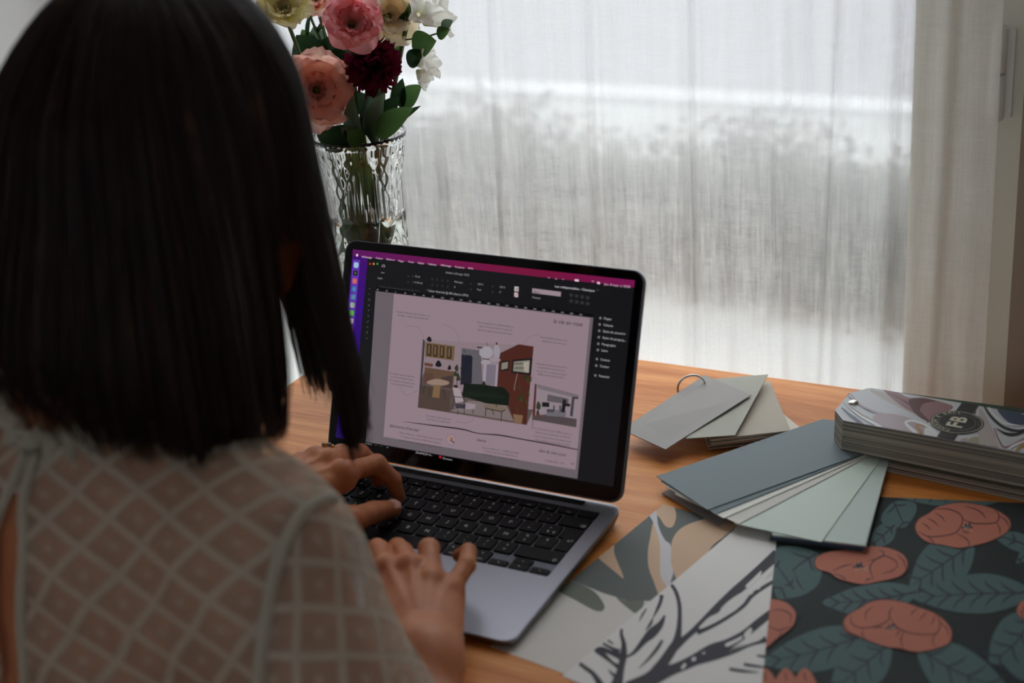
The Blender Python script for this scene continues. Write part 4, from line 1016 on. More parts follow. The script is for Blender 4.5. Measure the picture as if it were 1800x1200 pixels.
# ------------------------------------------------------------------ cut-glass vase
VC = np.array([-0.212, 0.303, 0.0])
def glass_mat(name, ior, tint, rough=0.0):
    m = mat(name, tint, rough, spec=0.5); b = m.node_tree.nodes['Principled BSDF']
    b.inputs['Transmission Weight'].default_value = 1.0; b.inputs['IOR'].default_value = ior; return m
M_GLASS = glass_mat('cut_crystal', 1.5, (0.97, 0.985, 0.98)); M_WATER = glass_mat('water', 1.333, (0.93, 0.96, 0.92))
vase = empty('crystal_vase', tuple(VC), 'cut crystal vase with fluted sides, half full of water, behind the laptop', 'vase')
VH = 0.272
def vr(z):
    P = [(0.0, 0.0375), (0.004, 0.0385), (0.02, 0.0372), (0.10, 0.0376), (0.18, 0.0384), (0.22, 0.0394), (0.245, 0.0420), (0.258, 0.0452), (0.268, 0.0476), (VH, 0.0478)]
    for (z0, r0), (z1, r1) in zip(P, P[1:]):
        if z <= z1: return r0 + (r1 - r0) * (z - z0) / (z1 - z0)
    return P[-1][1]
NP = 4
def cut(z, a):
    p = ((a + 0.19) / (2 * math.pi) * NP) % 1.0 - 0.5            # place within a panel
    arch = 0.246 - 0.062 * (2 * abs(p)) ** 2.2           # top of the arch in this panel
    d = 0.0
    if z > 0.264: return 0.0004
    if z > 0.254: return -0.0003 + 0.0003 * math.cos(a * 40)
    if z > arch:                                          # diamond band
        u = a * 22 / 2; w = z * 300
        d = 0.0013 * (abs(math.sin(u + w / 2)) * abs(math.sin(u - w / 2))) - 0.0004
    elif z > 0.190 - 0.004 * math.cos(2 * math.pi * p):    # flutes below the arch
        d = 0.0013 * abs(math.cos(math.pi * p * 11)) - 0.0006
        if z > arch - 0.004: d += 0.0008
    elif z > 0.03:                                        # fan of mitre cuts springing from the foot
        phi = math.atan2(p * 0.062, (z - 0.128))
        d = 0.0021 * abs(math.cos(phi * 8)) - 0.0010
    return d
nA, prof = 300, []
zz = np.concatenate([np.linspace(0.0, 0.03, 6), np.linspace(0.032, 0.262, 110), np.linspace(0.263, VH, 10)])
outer = [(vr(z), z) for z in zz]
inner = [(vr(VH) - 0.0010, VH + 0.0003), (vr(0.266) - 0.0013, 0.266), (vr(0.260) - 0.0016, 0.260), (vr(0.252) - 0.0022, 0.252)] + [(vr(z) - 0.0032, z) for z in np.linspace(0.240, 0.016, 24)] + [(0.028, 0.0125), (0.0005, 0.012)]
V, F = lathe_geo([(0.0005, 0.0)] + outer, nA, lambda r, z, a: r + (cut(z, a) if r > 0.01 else 0))
V2, F2 = lathe_geo(inner, nA)
b = len(V); nb = len(outer)
V = V + V2; F = F + [tuple(b + i for i in f) for f in F2]
F += [(nb * nA + k, nb * nA + (k + 1) % nA, b + (k + 1) % nA, b + k) for k in range(nA)]
root_at(mesh_obj('glass_body', [np.array(v) + VC for v in V], F, M_GLASS, smooth=True), vase)
WZ = 0.186
V, F = lathe_geo([(0.0005, 0.0118)] + [(0.0283, 0.0123)] + [(vr(z) - 0.0030, z) for z in np.linspace(0.016, WZ, 14)] + [(0.0005, WZ)], 64)
root_at(mesh_obj('water', [np.array(v) + VC for v in V], F, M_WATER, smooth=True), vase)

# ------------------------------------------------------------------ flowers
def petal_mat(name, stops, tl=0.6):
    m = bpy.data.materials.new(name); m.use_nodes = True; t = NT(m); t.t.nodes.remove(t.b)
    uv = t.n('ShaderNodeUVMap').outputs[0]; sep = t.n('ShaderNodeSeparateXYZ'); t.l(uv, sep.inputs[0])
    nz = t.noise(uv, 9.0, 4, 0.6, (3.0, 0.7, 1.0))
    f = t.math('ADD', sep.outputs[1], t.math('MULTIPLY', t.math('SUBTRACT', nz, 0.5), 0.28))
    c = t.ramp(f, [(p, s2l(q)) for p, q in stops])
    d = t.n('ShaderNodeBsdfDiffuse'); tr = t.n('ShaderNodeBsdfTranslucent'); mx = t.n('ShaderNodeMixShader', i_0=tl)
    t.l(c, d.inputs[0]); t.l(c, tr.inputs[0]); t.l(d.outputs[0], mx.inputs[1]); t.l(tr.outputs[0], mx.inputs[2]); t.l(mx.outputs[0], t.out.inputs[0])
    return m
M_PINK = petal_mat('pink_petal', [(0.0, (220, 200, 150)), (0.3, (246, 218, 206)), (0.65, (250, 200, 198)), (1.0, (246, 160, 168))])
M_PEACH = petal_mat('peach_petal', [(0.0, (236, 212, 170)), (0.35, (252, 226, 210)), (0.75, (252, 216, 200)), (1.0, (248, 190, 176))])
M_CREAM_P = petal_mat('cream_petal', [(0.0, (220, 206, 150)), (0.4, (246, 234, 206)), (1.0, (250, 240, 220))])
M_YEL = petal_mat('yellow_petal', [(0.0, (190, 190, 90)), (0.4, (232, 226, 160)), (0.85, (240, 232, 184)), (1.0, (236, 214, 180))])
M_WHITE_P = petal_mat('white_petal', [(0.0, (210, 214, 170)), (0.3, (240, 240, 232)), (1.0, (250, 248, 244))])
M_BURG = petal_mat('burgundy_petal', [(0.0, (50, 10, 22)), (0.5, (84, 18, 38)), (1.0, (122, 30, 58))], 0.25)
M_LEAF = petal_mat('green_leaf', [(0.0, (60, 84, 44)), (0.5, (72, 104, 58)), (1.0, (92, 126, 72))], 0.35)
M_LEAF_D = petal_mat('dark_leaf', [(0.0, (36, 56, 36)), (0.5, (46, 70, 46)), (1.0, (58, 84, 56))], 0.25)
M_LEAF_G = petal_mat('grey_green_leaf', [(0.0, (70, 88, 70)), (0.5, (92, 112, 92)), (1.0, (110, 130, 108))], 0.3)
M_STEM = mat('green_stem', s2l((74, 96, 50)), 0.6); M_STEM_R = mat('reddish_stem', s2l((70, 56, 44)), 0.6)
def petal_geo(L, W, th0, th1, cup, ruf, ph, tipcut=0.25, nu=10, nv=9, kr=3.0):
    V = []; UV = []
    ang = np.linspace(th0, th1, nv); r = 0.0; h = 0.0; P = [(0.0, 0.0)]
    for i in range(1, nv):
        a = (ang[i] + ang[i - 1]) / 2; r += math.sin(a) * L / (nv - 1); h += math.cos(a) * L / (nv - 1); P.append((r, h))
    for j in range(nv):
        t = j / (nv - 1)
        w = W / 2 * (0.18 + 0.82 * math.sin(math.pi / 2 * min(1.0, t * 1.35)) ** 0.9) * (1.0 if t < 0.75 else 1 - 0.28 * ((t - 0.75) / 0.25) ** 2)
        for i in range(nu + 1):
            s = -1 + 2 * i / nu
            tt = t * (1 - tipcut * s * s * t); k = tt * (nv - 1); q = min(int(k), nv - 2); f = k - q
            rr = P[q][0] + (P[q + 1][0] - P[q][0]) * f; hh = P[q][1] + (P[q + 1][1] - P[q][1]) * f; a = ang[q] + (ang[q + 1] - ang[q]) * f
            n_ = (-math.cos(a), math.sin(a))            # towards the axis
            off = cup * w * s * s + ruf * t ** 2.5 * math.sin(kr * math.pi * s + ph) + ruf * 0.5 * t ** 3 * math.sin(7.3 * s + 2 * ph)
            V.append((rr + n_[0] * off, s * w, hh + n_[1] * off)); UV.append((s * 0.5 + 0.5, t))
    F = []
    for j in range(nv - 1):
        for i in range(nu): a = j * (nu + 1) + i; F.append((a, a + 1, a + nu + 2, a + nu + 1))
    return np.array(V), F, UV
def frame(axis):
    z = np.array(axis, float); z /= np.linalg.norm(z); x = np.cross([0.1, 0.2, 1.0], z)
    if np.linalg.norm(x) < 1e-3: x = np.array([1.0, 0, 0])
    x /= np.linalg.norm(x); return np.stack([x, np.cross(z, x), z], 1)
def add_uv(me, UV):
    lay = me.uv_layers.new(name='UVMap'); idx = [l.vertex_index for l in me.loops]
    lay.data.foreach_set('uv', np.array([UV[i] for i in idx], dtype=np.float32).ravel())
def put_petal(name, par, o, Fm, az, base, geo, m):
    V, F, UV = geo; c, s = math.cos(az), math.sin(az); Rz = np.array([[c, -s, 0], [s, c, 0], [0, 0, 1]])
    W = (Rz @ (V + np.array(base)).T).T; W = (Fm @ W.T).T + o
    ob = mesh_obj(name, W, F, m, smooth=True); add_uv(ob.data, UV); root_at(ob, par); return ob
def stem_path(head, axis, rim_off, foot):
    r = VC + np.array([rim_off[0], rim_off[1], 0.262]); f = VC + np.array([foot[0], foot[1], 0.02]); h = np.array(head)
    return catmull([f, (f + r) / 2 + np.array([0.001, -0.001, 0]), r, r + (h - r) * 0.55 + np.array([0, 0, 0.004]), h - np.array(axis) / np.linalg.norm(axis) * 0.004, h], 5)
def flower(name, label, cat, head, axis, rim_off, foot, sm=None, sr=0.0021):
    f = VC + np.array([foot[0], foot[1], 0.02])
    o = empty(name, tuple(f), label, cat, 'flowers in the crystal vase')
    tube('stem', stem_path(head, axis, rim_off, foot), sr, sm or M_STEM, o, 8)
    return o
def leaf_blade(par, base, tip, W, m, nrm_=(0, -1, 0.3), curl=0.3, name='leaf'):
    b = np.array(base, float); d = np.array(tip, float) - b; L = np.linalg.norm(d); d /= L
    n_ = np.array(nrm_, float); n_ -= d * np.dot(n_, d); n_ /= np.linalg.norm(n_); s_ = np.cross(d, n_)
    V = []; UV = []; nu, nv = 6, 11
    for j in range(nv):
        t = j / (nv - 1); w = W / 2 * max(0.02, math.sin(math.pi * t ** 0.85) ** 0.8)
        for i in range(nu + 1):
            s = -1 + 2 * i / nu
            V.append(b + d * L * t + s_ * s * w + n_ * (curl * w * abs(s) + 0.10 * L * math.sin(math.pi * t) * curl - 0.10 * L * t * t * curl)); UV.append((s * .5 + .5, t))
    F = [(j * (nu + 1) + i, j * (nu + 1) + i + 1, (j + 1) * (nu + 1) + i + 1, (j + 1) * (nu + 1) + i) for j in range(nv - 1) for i in range(nu)]
    ob = mesh_obj(name, V, F, m, smooth=True); add_uv(ob.data, UV); root_at(ob, par); return ob
VIEW = -ray(620, 120)
def lisianthus(name, label, head, axis, R, m, rim_off, foot, seed, open_=1.0, whorls=((5, 0.55, 0.15, 0.5), (6, 0.85, 0.35, 1.0), (6, 1.0, 0.7, 1.5))):
    o = flower(name, label, 'flower', head - np.array(axis) / np.linalg.norm(axis) * R * 0.75, axis, rim_off, foot)
    Fm = frame(axis); base = head - Fm[:, 2] * R * 0.75; r = random.Random(seed)
    for wi, (n, ln, a0, a1) in enumerate(whorls):
        for k in range(n):
            az = 2 * math.pi * (k + 0.5 * (wi % 2) + r.uniform(-0.12, 0.12)) / n
            g = petal_geo(R * 1.15 * ln * r.uniform(0.93, 1.07), R * 1.25 * ln, a0 * 0.55, a1 * open_ * r.uniform(0.85, 1.15), 0.34, R * 0.085, r.uniform(0, 6), 0.22, kr=r.uniform(3.0, 5.0))
            put_petal('petal', o, base, Fm, az, (R * 0.05, 0, 0), g, m)
    for k in range(5):
        az = 2 * math.pi * k / 5 + 0.3
        put_petal('sepal', o, base, Fm, az, (R * 0.06, 0, -R * 0.04), petal_geo(R * 0.6, R * 0.16, 0.9, 0.5, 0.2, 0, 0, 0.5, 4, 6), M_LEAF)
    V, F = lathe_geo([(0.0, 0.0), (R * 0.09, 0.0), (R * 0.10, R * 0.25), (R * 0.05, R * 0.42), (0, R * 0.45)], 12)
    root_at(mesh_obj('pistil', [base + Fm @ np.array(v) for v in V], F, mat('green_pistil', s2l((120, 126, 60)), 0.6), smooth=True), o)
    return o
right = CAM_R[0]; upw = np.array([0, 0, 1.0])
ax = lambda a, b, c=1.0: VIEW * c + right * a + upw * b
lisianthus('pink_lisianthus', 'open pink lisianthus with a cupped hollow centre above the vase', ony(620, 34, 0.262), ax(0.10, 0.30), 0.0325, M_PINK, (0.012, -0.02), (-0.01, 0.01), 1, 1.0, ((5, 0.80, 0.30, 0.55), (6, 0.95, 0.45, 1.05), (6, 1.0, 0.8, 1.75)))
lisianthus('peach_lisianthus', 'large ruffled peach lisianthus hanging over the vase rim beside the hair', ony(560, 158, 0.252), ax(0.15, 0.02), 0.042, M_PEACH, (-0.02, -0.03), (0.012, 0.004), 2, 1.0, ((4, 0.5, 0.1, 0.25), (5, 0.75, 0.35, 0.6), (6, 0.95, 0.6, 1.1), (6, 1.02, 0.9, 1.7)))
lisianthus('yellow_lisianthus', 'pale yellow lisianthus at the top beside the dark hair', ony(496, 4, 0.285), ax(-0.05, 0.7), 0.031, M_YEL, (-0.03, -0.01), (0.016, 0.0), 3)
lisianthus('apricot_lisianthus', 'half hidden apricot bloom behind the pink lisianthus at the top', ony(553, -8, 0.325), ax(-0.1, 0.9), 0.024, M_PEACH, (-0.02, 0.015), (0.014, -0.01), 4)
lisianthus('cream_lisianthus', 'frilly cream bloom just right of the pink lisianthus', ony(690, 26, 0.320), ax(0.25, 0.05), 0.031, M_CREAM_P, (0.02, 0.01), (-0.014, -0.008), 5, 1.0, ((4, 0.6, 0.1, 0.4), (6, 0.9, 0.5, 1.0), (7, 1.05, 0.9, 1.9)))
# burgundy pompom
hd_ = ony(655, 112, 0.292); o = flower('burgundy_scabious', 'deep burgundy pompom flower below the pink lisianthus', 'flower', hd_, ax(0.1, 0.5), (0.008, -0.012), (-0.002, 0.0), M_STEM_R, 0.0026)
Fm = frame(ax(0.1, 0.5)); r = random.Random(8)
for k in range(170):
    f = (k + 0.5) / 170; th = math.acos(1 - 1.6 * f); az = k * 2.39996
    d = np.array([math.sin(th) * math.cos(az), math.sin(th) * math.sin(az), math.cos(th)]); Fp = frame(Fm @ d)
    g = petal_geo(0.026 * r.uniform(0.85, 1.15), 0.0125, 0.15, r.uniform(0.3, 0.7), 0.45, 0.0009, r.uniform(0, 6), 0.3, 5, 6)
    put_petal('petal', o, hd_ - Fm[:, 2] * 0.004 + Fp[:, 2] * 0.003, Fp, r.uniform(0, 6.28), (0.0005, 0, 0), g, M_BURG)
for a, b_ in (((632, 262), (618, 170)), ((655, 255), (672, 165)), ((640, 240), (600, 225))):
    leaf_blade(o, ony(*a, 0.290), ony(*b_, 0.262), 0.024, M_LEAF_G)
# white snapdragon spikes
def bell(par, c, axis, R, seed):
    Fm = frame(axis); r = random.Random(seed)
    for k in range(5):
        az = 2 * math.pi * k / 5 + r.uniform(-0.2, 0.2)
        put_petal('petal', par, c, Fm, az, (R * 0.10, 0, 0), petal_geo(R * r.uniform(1.2, 1.5), R * 0.95, 0.15, r.uniform(0.7, 1.5), 0.3, R * 0.08, r.uniform(0, 6), 0.3, 7, 8, 2.0), M_WHITE_P)
h = ony(722, 6, 0.335)
o = flower('white_snapdragon', 'white snapdragon stem with loose bells on the right of the bouquet', 'flower', h, (0.2, 0, 1), (0.026, 0.008), (-0.012, 0.01), None, 0.0024)
bell(o, ony(745, 42, 0.325), ax(0.9, 0.5, 0.5), 0.023, 1); bell(o, ony(735, 26, 0.315), ax(0.3, 0.2, 0.9), 0.019, 2); bell(o, ony(729, 112, 0.315), ax(1.3, 0.15, 0.5), 0.020, 3); bell(o, ony(733, 124, 0.310), ax(0.7, -0.7, 0.8), 0.015, 4); bell(o, ony(760, 22, 0.330), ax(1.0, 0.8, 0.2), 0.014, 6)
for a, b_, w, m_ in (((724, 82), (766, 72), 0.027, M_LEAF), ((716, 112), (744, 90), 0.018, M_LEAF_D), ((706, 185), (740, 150), 0.021, M_LEAF), ((704, 190), (707, 138), 0.016, M_LEAF_D), ((768, 62), (790, 52), 0.013, M_LEAF), ((776, 50), (796, 36), 0.011, M_LEAF_G)):
    leaf_blade(o, ony(*a, 0.318), ony(*b_, 0.310), w, m_, (0, -1, 0.2), 0.25)
tube('sprig', [ony(712, 70, 0.327), ony(745, 66, 0.322), ony(778, 56, 0.320)], 0.0009, M_STEM, o, 6)
# leafy greenery
def sprig(label, leaves, head, rim_off, foot):
    o = flower('leafy_sprig', label, 'foliage', head, (0, 0, 1), rim_off, foot, None, 0.0015); o['group'] = 'greenery in the crystal vase'
    for a, b_, w, m_, y in leaves: leaf_blade(o, ony(*a, y), ony(*b_, y - 0.006), w, m_)
    return o
sprig('broad leaves draped over the right of the vase rim', [((660, 238), (724, 190), 0.024, M_LEAF, 0.268), ((668, 225), (700, 170), 0.024, M_LEAF_D, 0.285), ((680, 225), (738, 186), 0.009, M_LEAF_D, 0.290), ((655, 250), (665, 150), 0.030, M_LEAF_G, 0.295)], ony(690, 180, 0.295), (0.03, -0.015), (0.0, 0.012))
sprig('dark leaves filling the middle of the bouquet behind the peach bloom', [((575, 130), (520, 62), 0.045, M_LEAF_D, 0.330), ((590, 125), (588, 60), 0.045, M_LEAF_D, 0.335), ((600, 150), (640, 70), 0.045, M_LEAF_D, 0.335), ((570, 85), (552, 45), 0.022, M_LEAF_G, 0.345), ((556, 85), (530, 52), 0.02, M_LEAF, 0.345), ((600, 200), (560, 120), 0.045, M_LEAF_D, 0.325)], ony(580, 60, 0.335), (-0.01, 0.02), (0.008, -0.014))
sprig('low green leaves lying on the front of the vase rim', [((620, 250), (556, 238), 0.026, M_LEAF_D, 0.268), ((610, 245), (585, 222), 0.028, M_LEAF_D, 0.280), ((640, 250), (610, 232), 0.020, M_LEAF, 0.266), ((650, 200), (628, 160), 0.028, M_LEAF_D, 0.305)], ony(620, 200, 0.30), (-0.006, -0.018), (-0.014, 0.004))
sprig('dark bud stems standing behind the yellow bloom', [((556, 60), (578, 28), 0.006, M_LEAF_D, 0.34), ((540, 70), (545, 20), 0.006, M_LEAF_D, 0.34), ((700, 60), (712, 20), 0.010, M_LEAF_D, 0.335), ((716, 40), (726, 4), 0.010, M_LEAF, 0.335), ((705, 100), (690, 70), 0.014, M_LEAF, 0.33)], ony(548, 30, 0.34), (-0.018, 0.022), (0.010, 0.010))
# leaves under the water line
o = sprig('leafy stem standing low in the vase with leaves under the rim', [], VC + np.array([0.0, 0.0, 0.262]), (0.004, 0.004), (0.004, -0.006))
for a, b_, w in (((0.0, 0.0, 0.15), (-0.026, -0.012, 0.215), 0.03), ((0.002, 0, 0.19), (0.02, -0.016, 0.245), 0.026), ((0, 0, 0.10), (-0.022, 0.002, 0.17), 0.022), ((0.004, 0.002, 0.08), (0.024, -0.006, 0.13), 0.018), ((0, 0.004, 0.2), (-0.018, 0.012, 0.255), 0.034)):
    leaf_blade(o, VC + np.array(a), VC + np.array(b_), w, M_LEAF)

# ------------------------------------------------------------------ smooth solid modelling for the figure
def sd_cone(P, a, b, ra, rb):
    a = np.array(a, np.float32); b = np.array(b, np.float32); d = b - a
    h = np.clip(((P - a) @ d) / float(d @ d), 0, 1)
    return np.linalg.norm(P - a - h[..., None] * d, axis=-1) - (ra + (rb - ra) * h)
def sd_ell(P, c, r, R=None):
    q = P - np.array(c, np.float32)
    if R is not None: q = q @ np.array(R, np.float32)
    r = np.array(r, np.float32); k0 = np.linalg.norm(q / r, axis=-1); k1 = np.linalg.norm(q / (r * r), axis=-1)
    return k0 * (k0 - 1) / np.maximum(k1, 1e-6)
def smin(a, b, k):
    h = np.maximum(k - np.abs(a - b), 0) / k; return np.minimum(a, b) - h * h * k * 0.25
def smax(a, b, k): return -smin(-a, -b, k)
def grid(lo, hi, h):
    ax_ = [np.arange(lo[i], hi[i] + h, h, dtype=np.float32) for i in range(3)]
    return np.stack(np.meshgrid(*ax_, indexing='ij'), -1)
def surface_nets(D, lo, h):
    nx, ny, nz = D.shape; ins = D < 0
    S = np.zeros((nx - 1, ny - 1, nz - 1, 3), np.float32); Cn = np.zeros((nx - 1, ny - 1, nz - 1), np.float32)
    sl = lambda o: tuple(slice(o[i], D.shape[i] - 1 + o[i]) for i in range(3))
    cor = [(i, j, k) for i in (0, 1) for j in (0, 1) for k in (0, 1)]
    for a in cor:
        for ax_ in range(3):
            if a[ax_]: continue
            b = list(a); b[ax_] = 1; b = tuple(b)
            A_, B_ = D[sl(a)], D[sl(b)]; m_ = (A_ < 0) != (B_ < 0)
            t = np.where(m_, A_ / np.where(m_, A_ - B_, 1), 0)
            for c in range(3): S[..., c] += np.where(m_, a[c] + (t if c == ax_ else 0), 0)
            Cn += m_
    act = Cn > 0; idx = -np.ones(act.shape, np.int64); idx[act] = np.arange(act.sum())
    ijk = np.argwhere(act); V = (ijk + S[act] / Cn[act][:, None]) * h + np.array(lo)
    F = []
    for ax_ in range(3):
        o1, o2 = [(1, 2), (2, 0), (0, 1)][ax_]
        a = [slice(None)] * 3; b = [slice(None)] * 3; a[ax_] = slice(0, -1); b[ax_] = slice(1, None)
        A_, B_ = ins[tuple(a)], ins[tuple(b)]; ch = np.argwhere(A_ != B_)
        ok = (ch[:, o1] > 0) & (ch[:, o2] > 0) & (ch[:, o1] < D.shape[o1] - 1) & (ch[:, o2] < D.shape[o2] - 1); ch = ch[ok]
        out = A_[tuple(ch.T)]
        def cell(d1, d2):
            q = ch.copy(); q[:, o1] += d1; q[:, o2] += d2; return idx[tuple(q.T)]
        q = np.stack([cell(-1, -1), cell(0, -1), cell(0, 0), cell(-1, 0)], 1)
        q[~out] = q[~out][:, ::-1]; F.append(q)
    return V, np.concatenate(F)
def fast_mesh(name, V, F):
    me = bpy.data.meshes.new(name); me.vertices.add(len(V)); me.vertices.foreach_set('co', np.asarray(V, np.float32).ravel())
    me.loops.add(F.size); me.loops.foreach_set('vertex_index', F.astype(np.int32).ravel())
    me.polygons.add(len(F)); me.polygons.foreach_set('loop_start', np.arange(0, F.size, F.shape[1], dtype=np.int32))
    me.update(calc_edges=True); me.validate(); smooth_mesh(me)
    return me

def skin_mat():
    m = mat('skin', s2l((192, 132, 100)), 0.5, spec=0.35); t = NT(m); o = t.obj()
    n1 = t.noise(o, 26.0, 4); n2 = t.noise(o, 320.0, 3)
    t.l(t.ramp(n1, [(0.3, s2l((178, 104, 68))), (0.55, s2l((196, 126, 86))), (0.75, s2l((208, 142, 102)))]), t.b.inputs['Base Color'])
    t.b.inputs['Subsurface Weight'].default_value = 0.12; t.b.inputs['Subsurface Radius'].default_value = (0.01, 0.004, 0.002); t.b.inputs['Subsurface Scale'].default_value = 0.4
    t.bump(n2, 0.12, 0.0004); return m
M_SKIN = skin_mat()
person = empty('person', (-0.045, -0.38, -0.75), 'seated person with a dark brown bob and sheer ivory lattice blouse, typing with both hands', 'person')

# joints
HC = np.array([-0.015, -0.200, 0.396])                       # head centre
RS, RE = np.array([0.085, -0.298, 0.176]), np.array([0.216, -0.345, -0.03])
LS, LE = np.array([-0.195, -0.298, 0.178]), np.array([-0.27, -0.24, -0.03])
# ---- right hand: joints follow the photograph, bone lengths the body
def hand_right():
    z = dict(i=0.050, m=0.054, r=0.050, p=0.043)
    mcp = dict(i=onz(680, 1000, z['i']), m=onz(722, 998, z['m']), r=onz(760, 1022, z['r']), p=onz(790, 1040, z['p']))
    pip = dict(i=at_len(mcp['i'], 668, 968, 0.037, True), m=at_len(mcp['m'], 707, 971, 0.040, True), r=at_len(mcp['r'], 754, 964, 0.040, True), p=at_len(mcp['p'], 820, 993, 0.031, True))
    return mcp, pip
RM, RPIP = hand_right()
R_WR = np.array([0.120, -0.178, 0.034])
def curl(mcp, pip, l2, l3, p2, p3, side=0.0):
    d = (pip - mcp) * np.array([1, 1, 0]); d /= np.linalg.norm(d); s = np.array([d[1], -d[0], 0])
    d2 = d * math.cos(p2) - np.array([0, 0, math.sin(p2)]) + s * side; d2 /= np.linalg.norm(d2)
    d3 = d * math.cos(p3) - np.array([0, 0, math.sin(p3)]) + s * side; d3 /= np.linalg.norm(d3)
    dip = pip + d2 * l2; return dip, dip + d3 * l3
def settle(mcp, pip, l2, l3, zt, side=0.0):
    """bend the two outer bones until the finger tip rests at height zt"""
    best = None
    for k in range(60):
        p2 = math.radians(5 + 1.5 * k); dip, tip = curl(mcp, pip, l2, l3, p2, min(p2 + 0.5, 1.6), side)
        if best is None or abs(tip[2] - zt) < best[0]: best = (abs(tip[2] - zt), dip, tip)
    return best[1], best[2]
R_F = {}
for k, l2, l3 in (('i', 0.023, 0.019), ('m', 0.026, 0.020), ('r', 0.025, 0.020)):
    dip, tip = settle(RM[k], RPIP[k], l2, l3, 0.0215); R_F[k] = [RM[k], RPIP[k], dip, tip]
dip = at_len(RPIP['p'], 823, 969, 0.0185, True); R_F['p'] = [RM['p'], RPIP['p'], dip, at_len(dip, 806, 976, 0.0165, True)]
R_TH = [R_WR + np.array([-0.020, 0.014, -0.002]), np.array([0.052, -0.128, 0.030]), np.array([0.030, -0.100, 0.026]), np.array([0.020, -0.076, 0.0215])]
# ---- left hand
tip = onz(701, 872, 0.0225); dip = at_len(tip, 690, 843, 0.020, False); pip = at_len(dip, 662, 815, 0.023, False); mcp = at_len(pip, 603, 831, 0.041, False)
L_F = {'i': [mcp, pip, dip, tip]}
LK = mcp
for k, off, l1, pp, l2, l3 in (('m', (-0.019, 0.010, 0.003), 0.044, (632, 797), 0.026, 0.020), ('r', (-0.037, 0.014, 0.000), 0.041, (598, 797), 0.025, 0.020), ('p', (-0.053, 0.014, -0.007), 0.031, (576, 800), 0.019, 0.017)):
    mm = LK + np.array(off); pp_ = at_len(mm, *pp, l1, True) if k == 'm' else mm + (L_F['m'][1] - L_F['m'][0]) / 0.044 * l1 + np.array([-0.004, 0.002, -0.003])
    d_, t_ = settle(mm, pp_, l2, l3, 0.0215); L_F[k] = [mm, pp_, d_, t_]
L_WR = LK + np.array([-0.052, -0.062, -0.014])
tt = onz(691, 893, 0.0225); ti = at_len(tt, 656, 900, 0.027, False); tm = at_len(ti, 618, 914, 0.031, False)
L_TH = [L_WR + np.array([0.012, 0.006, -0.002]), tm, ti, tt]
for nm_, F_ in (('R', R_F), ('L', L_F)):
    for k in 'imrp': print('hand', nm_, k, [np.round(p, 3).tolist() for p in F_[k]])
print('thumb L', [np.round(p, 3).tolist() for p in L_TH], 'wr', L_WR)
FR = dict(i=(0.0092, 0.0083, 0.0074, 0.0060), m=(0.0094, 0.0086, 0.0076, 0.0061), r=(0.0090, 0.0081, 0.0072, 0.0058), p=(0.0081, 0.0071, 0.0063, 0.0052))
def hand_sdf(P, Fg, th, wr, elbow):
    D = None
    for k in 'imrp':
        j = Fg[k]; r = FR[k]; d = sd_cone(P, j[0], j[1], r[0], r[1] * 0.97)
        d = smin(d, sd_cone(P, j[1], j[2], r[1] * 1.02, r[2]), 0.003); d = smin(d, sd_cone(P, j[2], j[3], r[2], r[3]), 0.003)
        D = d if D is None else smin(D, d, 0.0022)
    t = smin(sd_cone(P, th[0], th[1], 0.014, 0.0115), sd_cone(P, th[1], th[2], 0.0112, 0.0094), 0.006); t = smin(t, sd_cone(P, th[2], th[3], 0.0096, 0.0076), 0.003)
    pal = None; up_ = np.array([0, 0, 1.0])
    for k, f in (('i', -0.6), ('m', -0.2), ('r', 0.25), ('p', 0.7)):
        side = Fg['p'][0] - Fg['i'][0]; w0 = wr + side * 0.30 * f
        d = sd_cone(P, w0 - up_ * 0.001, Fg[k][0] - up_ * 0.005, 0.0165, 0.0120)
        pal = d if pal is None else smin(pal, d, 0.012)
    mid = (Fg['m'][0] + wr) / 2 - up_ * 0.008
    pal = smin(pal, sd_cone(P, mid, wr - up_ * 0.004, 0.016, 0.017), 0.014)
    for k in 'imrp':                                          # knuckles and tendons
        pal = smin(pal, sd_cone(P, Fg[k][0] + up_ * 0.0012, Fg[k][0] + up_ * 0.0012 + (Fg[k][1] - Fg[k][0]) * 0.08, 0.0106 if k != 'p' else 0.0090, 0.0088), 0.005)
        a = Fg[k][0] + up_ * 0.0066; b = Fg[k][0] * 0.35 + wr * 0.65 + up_ * 0.0140
        pal = smin(pal, sd_cone(P, a, b, 0.0026, 0.0014), 0.0042)
    arm = smin(sd_cone(P, wr, wr + (elbow - wr) * 0.35, 0.0215, 0.0270), sd_cone(P, wr + (elbow - wr) * 0.35, elbow, 0.0270, 0.0385), 0.02)
    pal = smin(pal, arm, 0.016); pal = smin(pal, t, 0.012)
    return smin(D, pal, 0.0045)
parts = []
def add_hand(Fg, th, wr, el):
    pts = np.array([p for k in 'imrp' for p in Fg[k]] + list(th) + [wr])
    fw = wr + (el - wr) * 0.22; lo = np.minimum(pts.min(0) - 0.022, fw - 0.03); hi = np.maximum(pts.max(0) + 0.022, fw + 0.03); h = 0.0013
    P = grid(lo, hi, h); D = hand_sdf(P, Fg, th, wr, el); V, F = surface_nets(D, lo, h); parts.append((V, F))
    a = wr + (el - wr) * 0.02; lo2 = np.minimum(a, el) - 0.05; hi2 = np.maximum(a, el) + 0.05; h2 = 0.003
    P = grid(lo2, hi2, h2); D = np.maximum(hand_sdf(P, Fg, th, wr, el), 0.0)
    D = smin(sd_cone(P, wr, wr + (el - wr) * 0.35, 0.0213, 0.0268), sd_cone(P, wr + (el - wr) * 0.35, el, 0.0268, 0.0383), 0.02)
    parts.append(surface_nets(D, lo2, h2))
add_hand(R_F, R_TH, R_WR, RE); add_hand(L_F, L_TH, L_WR, LE)
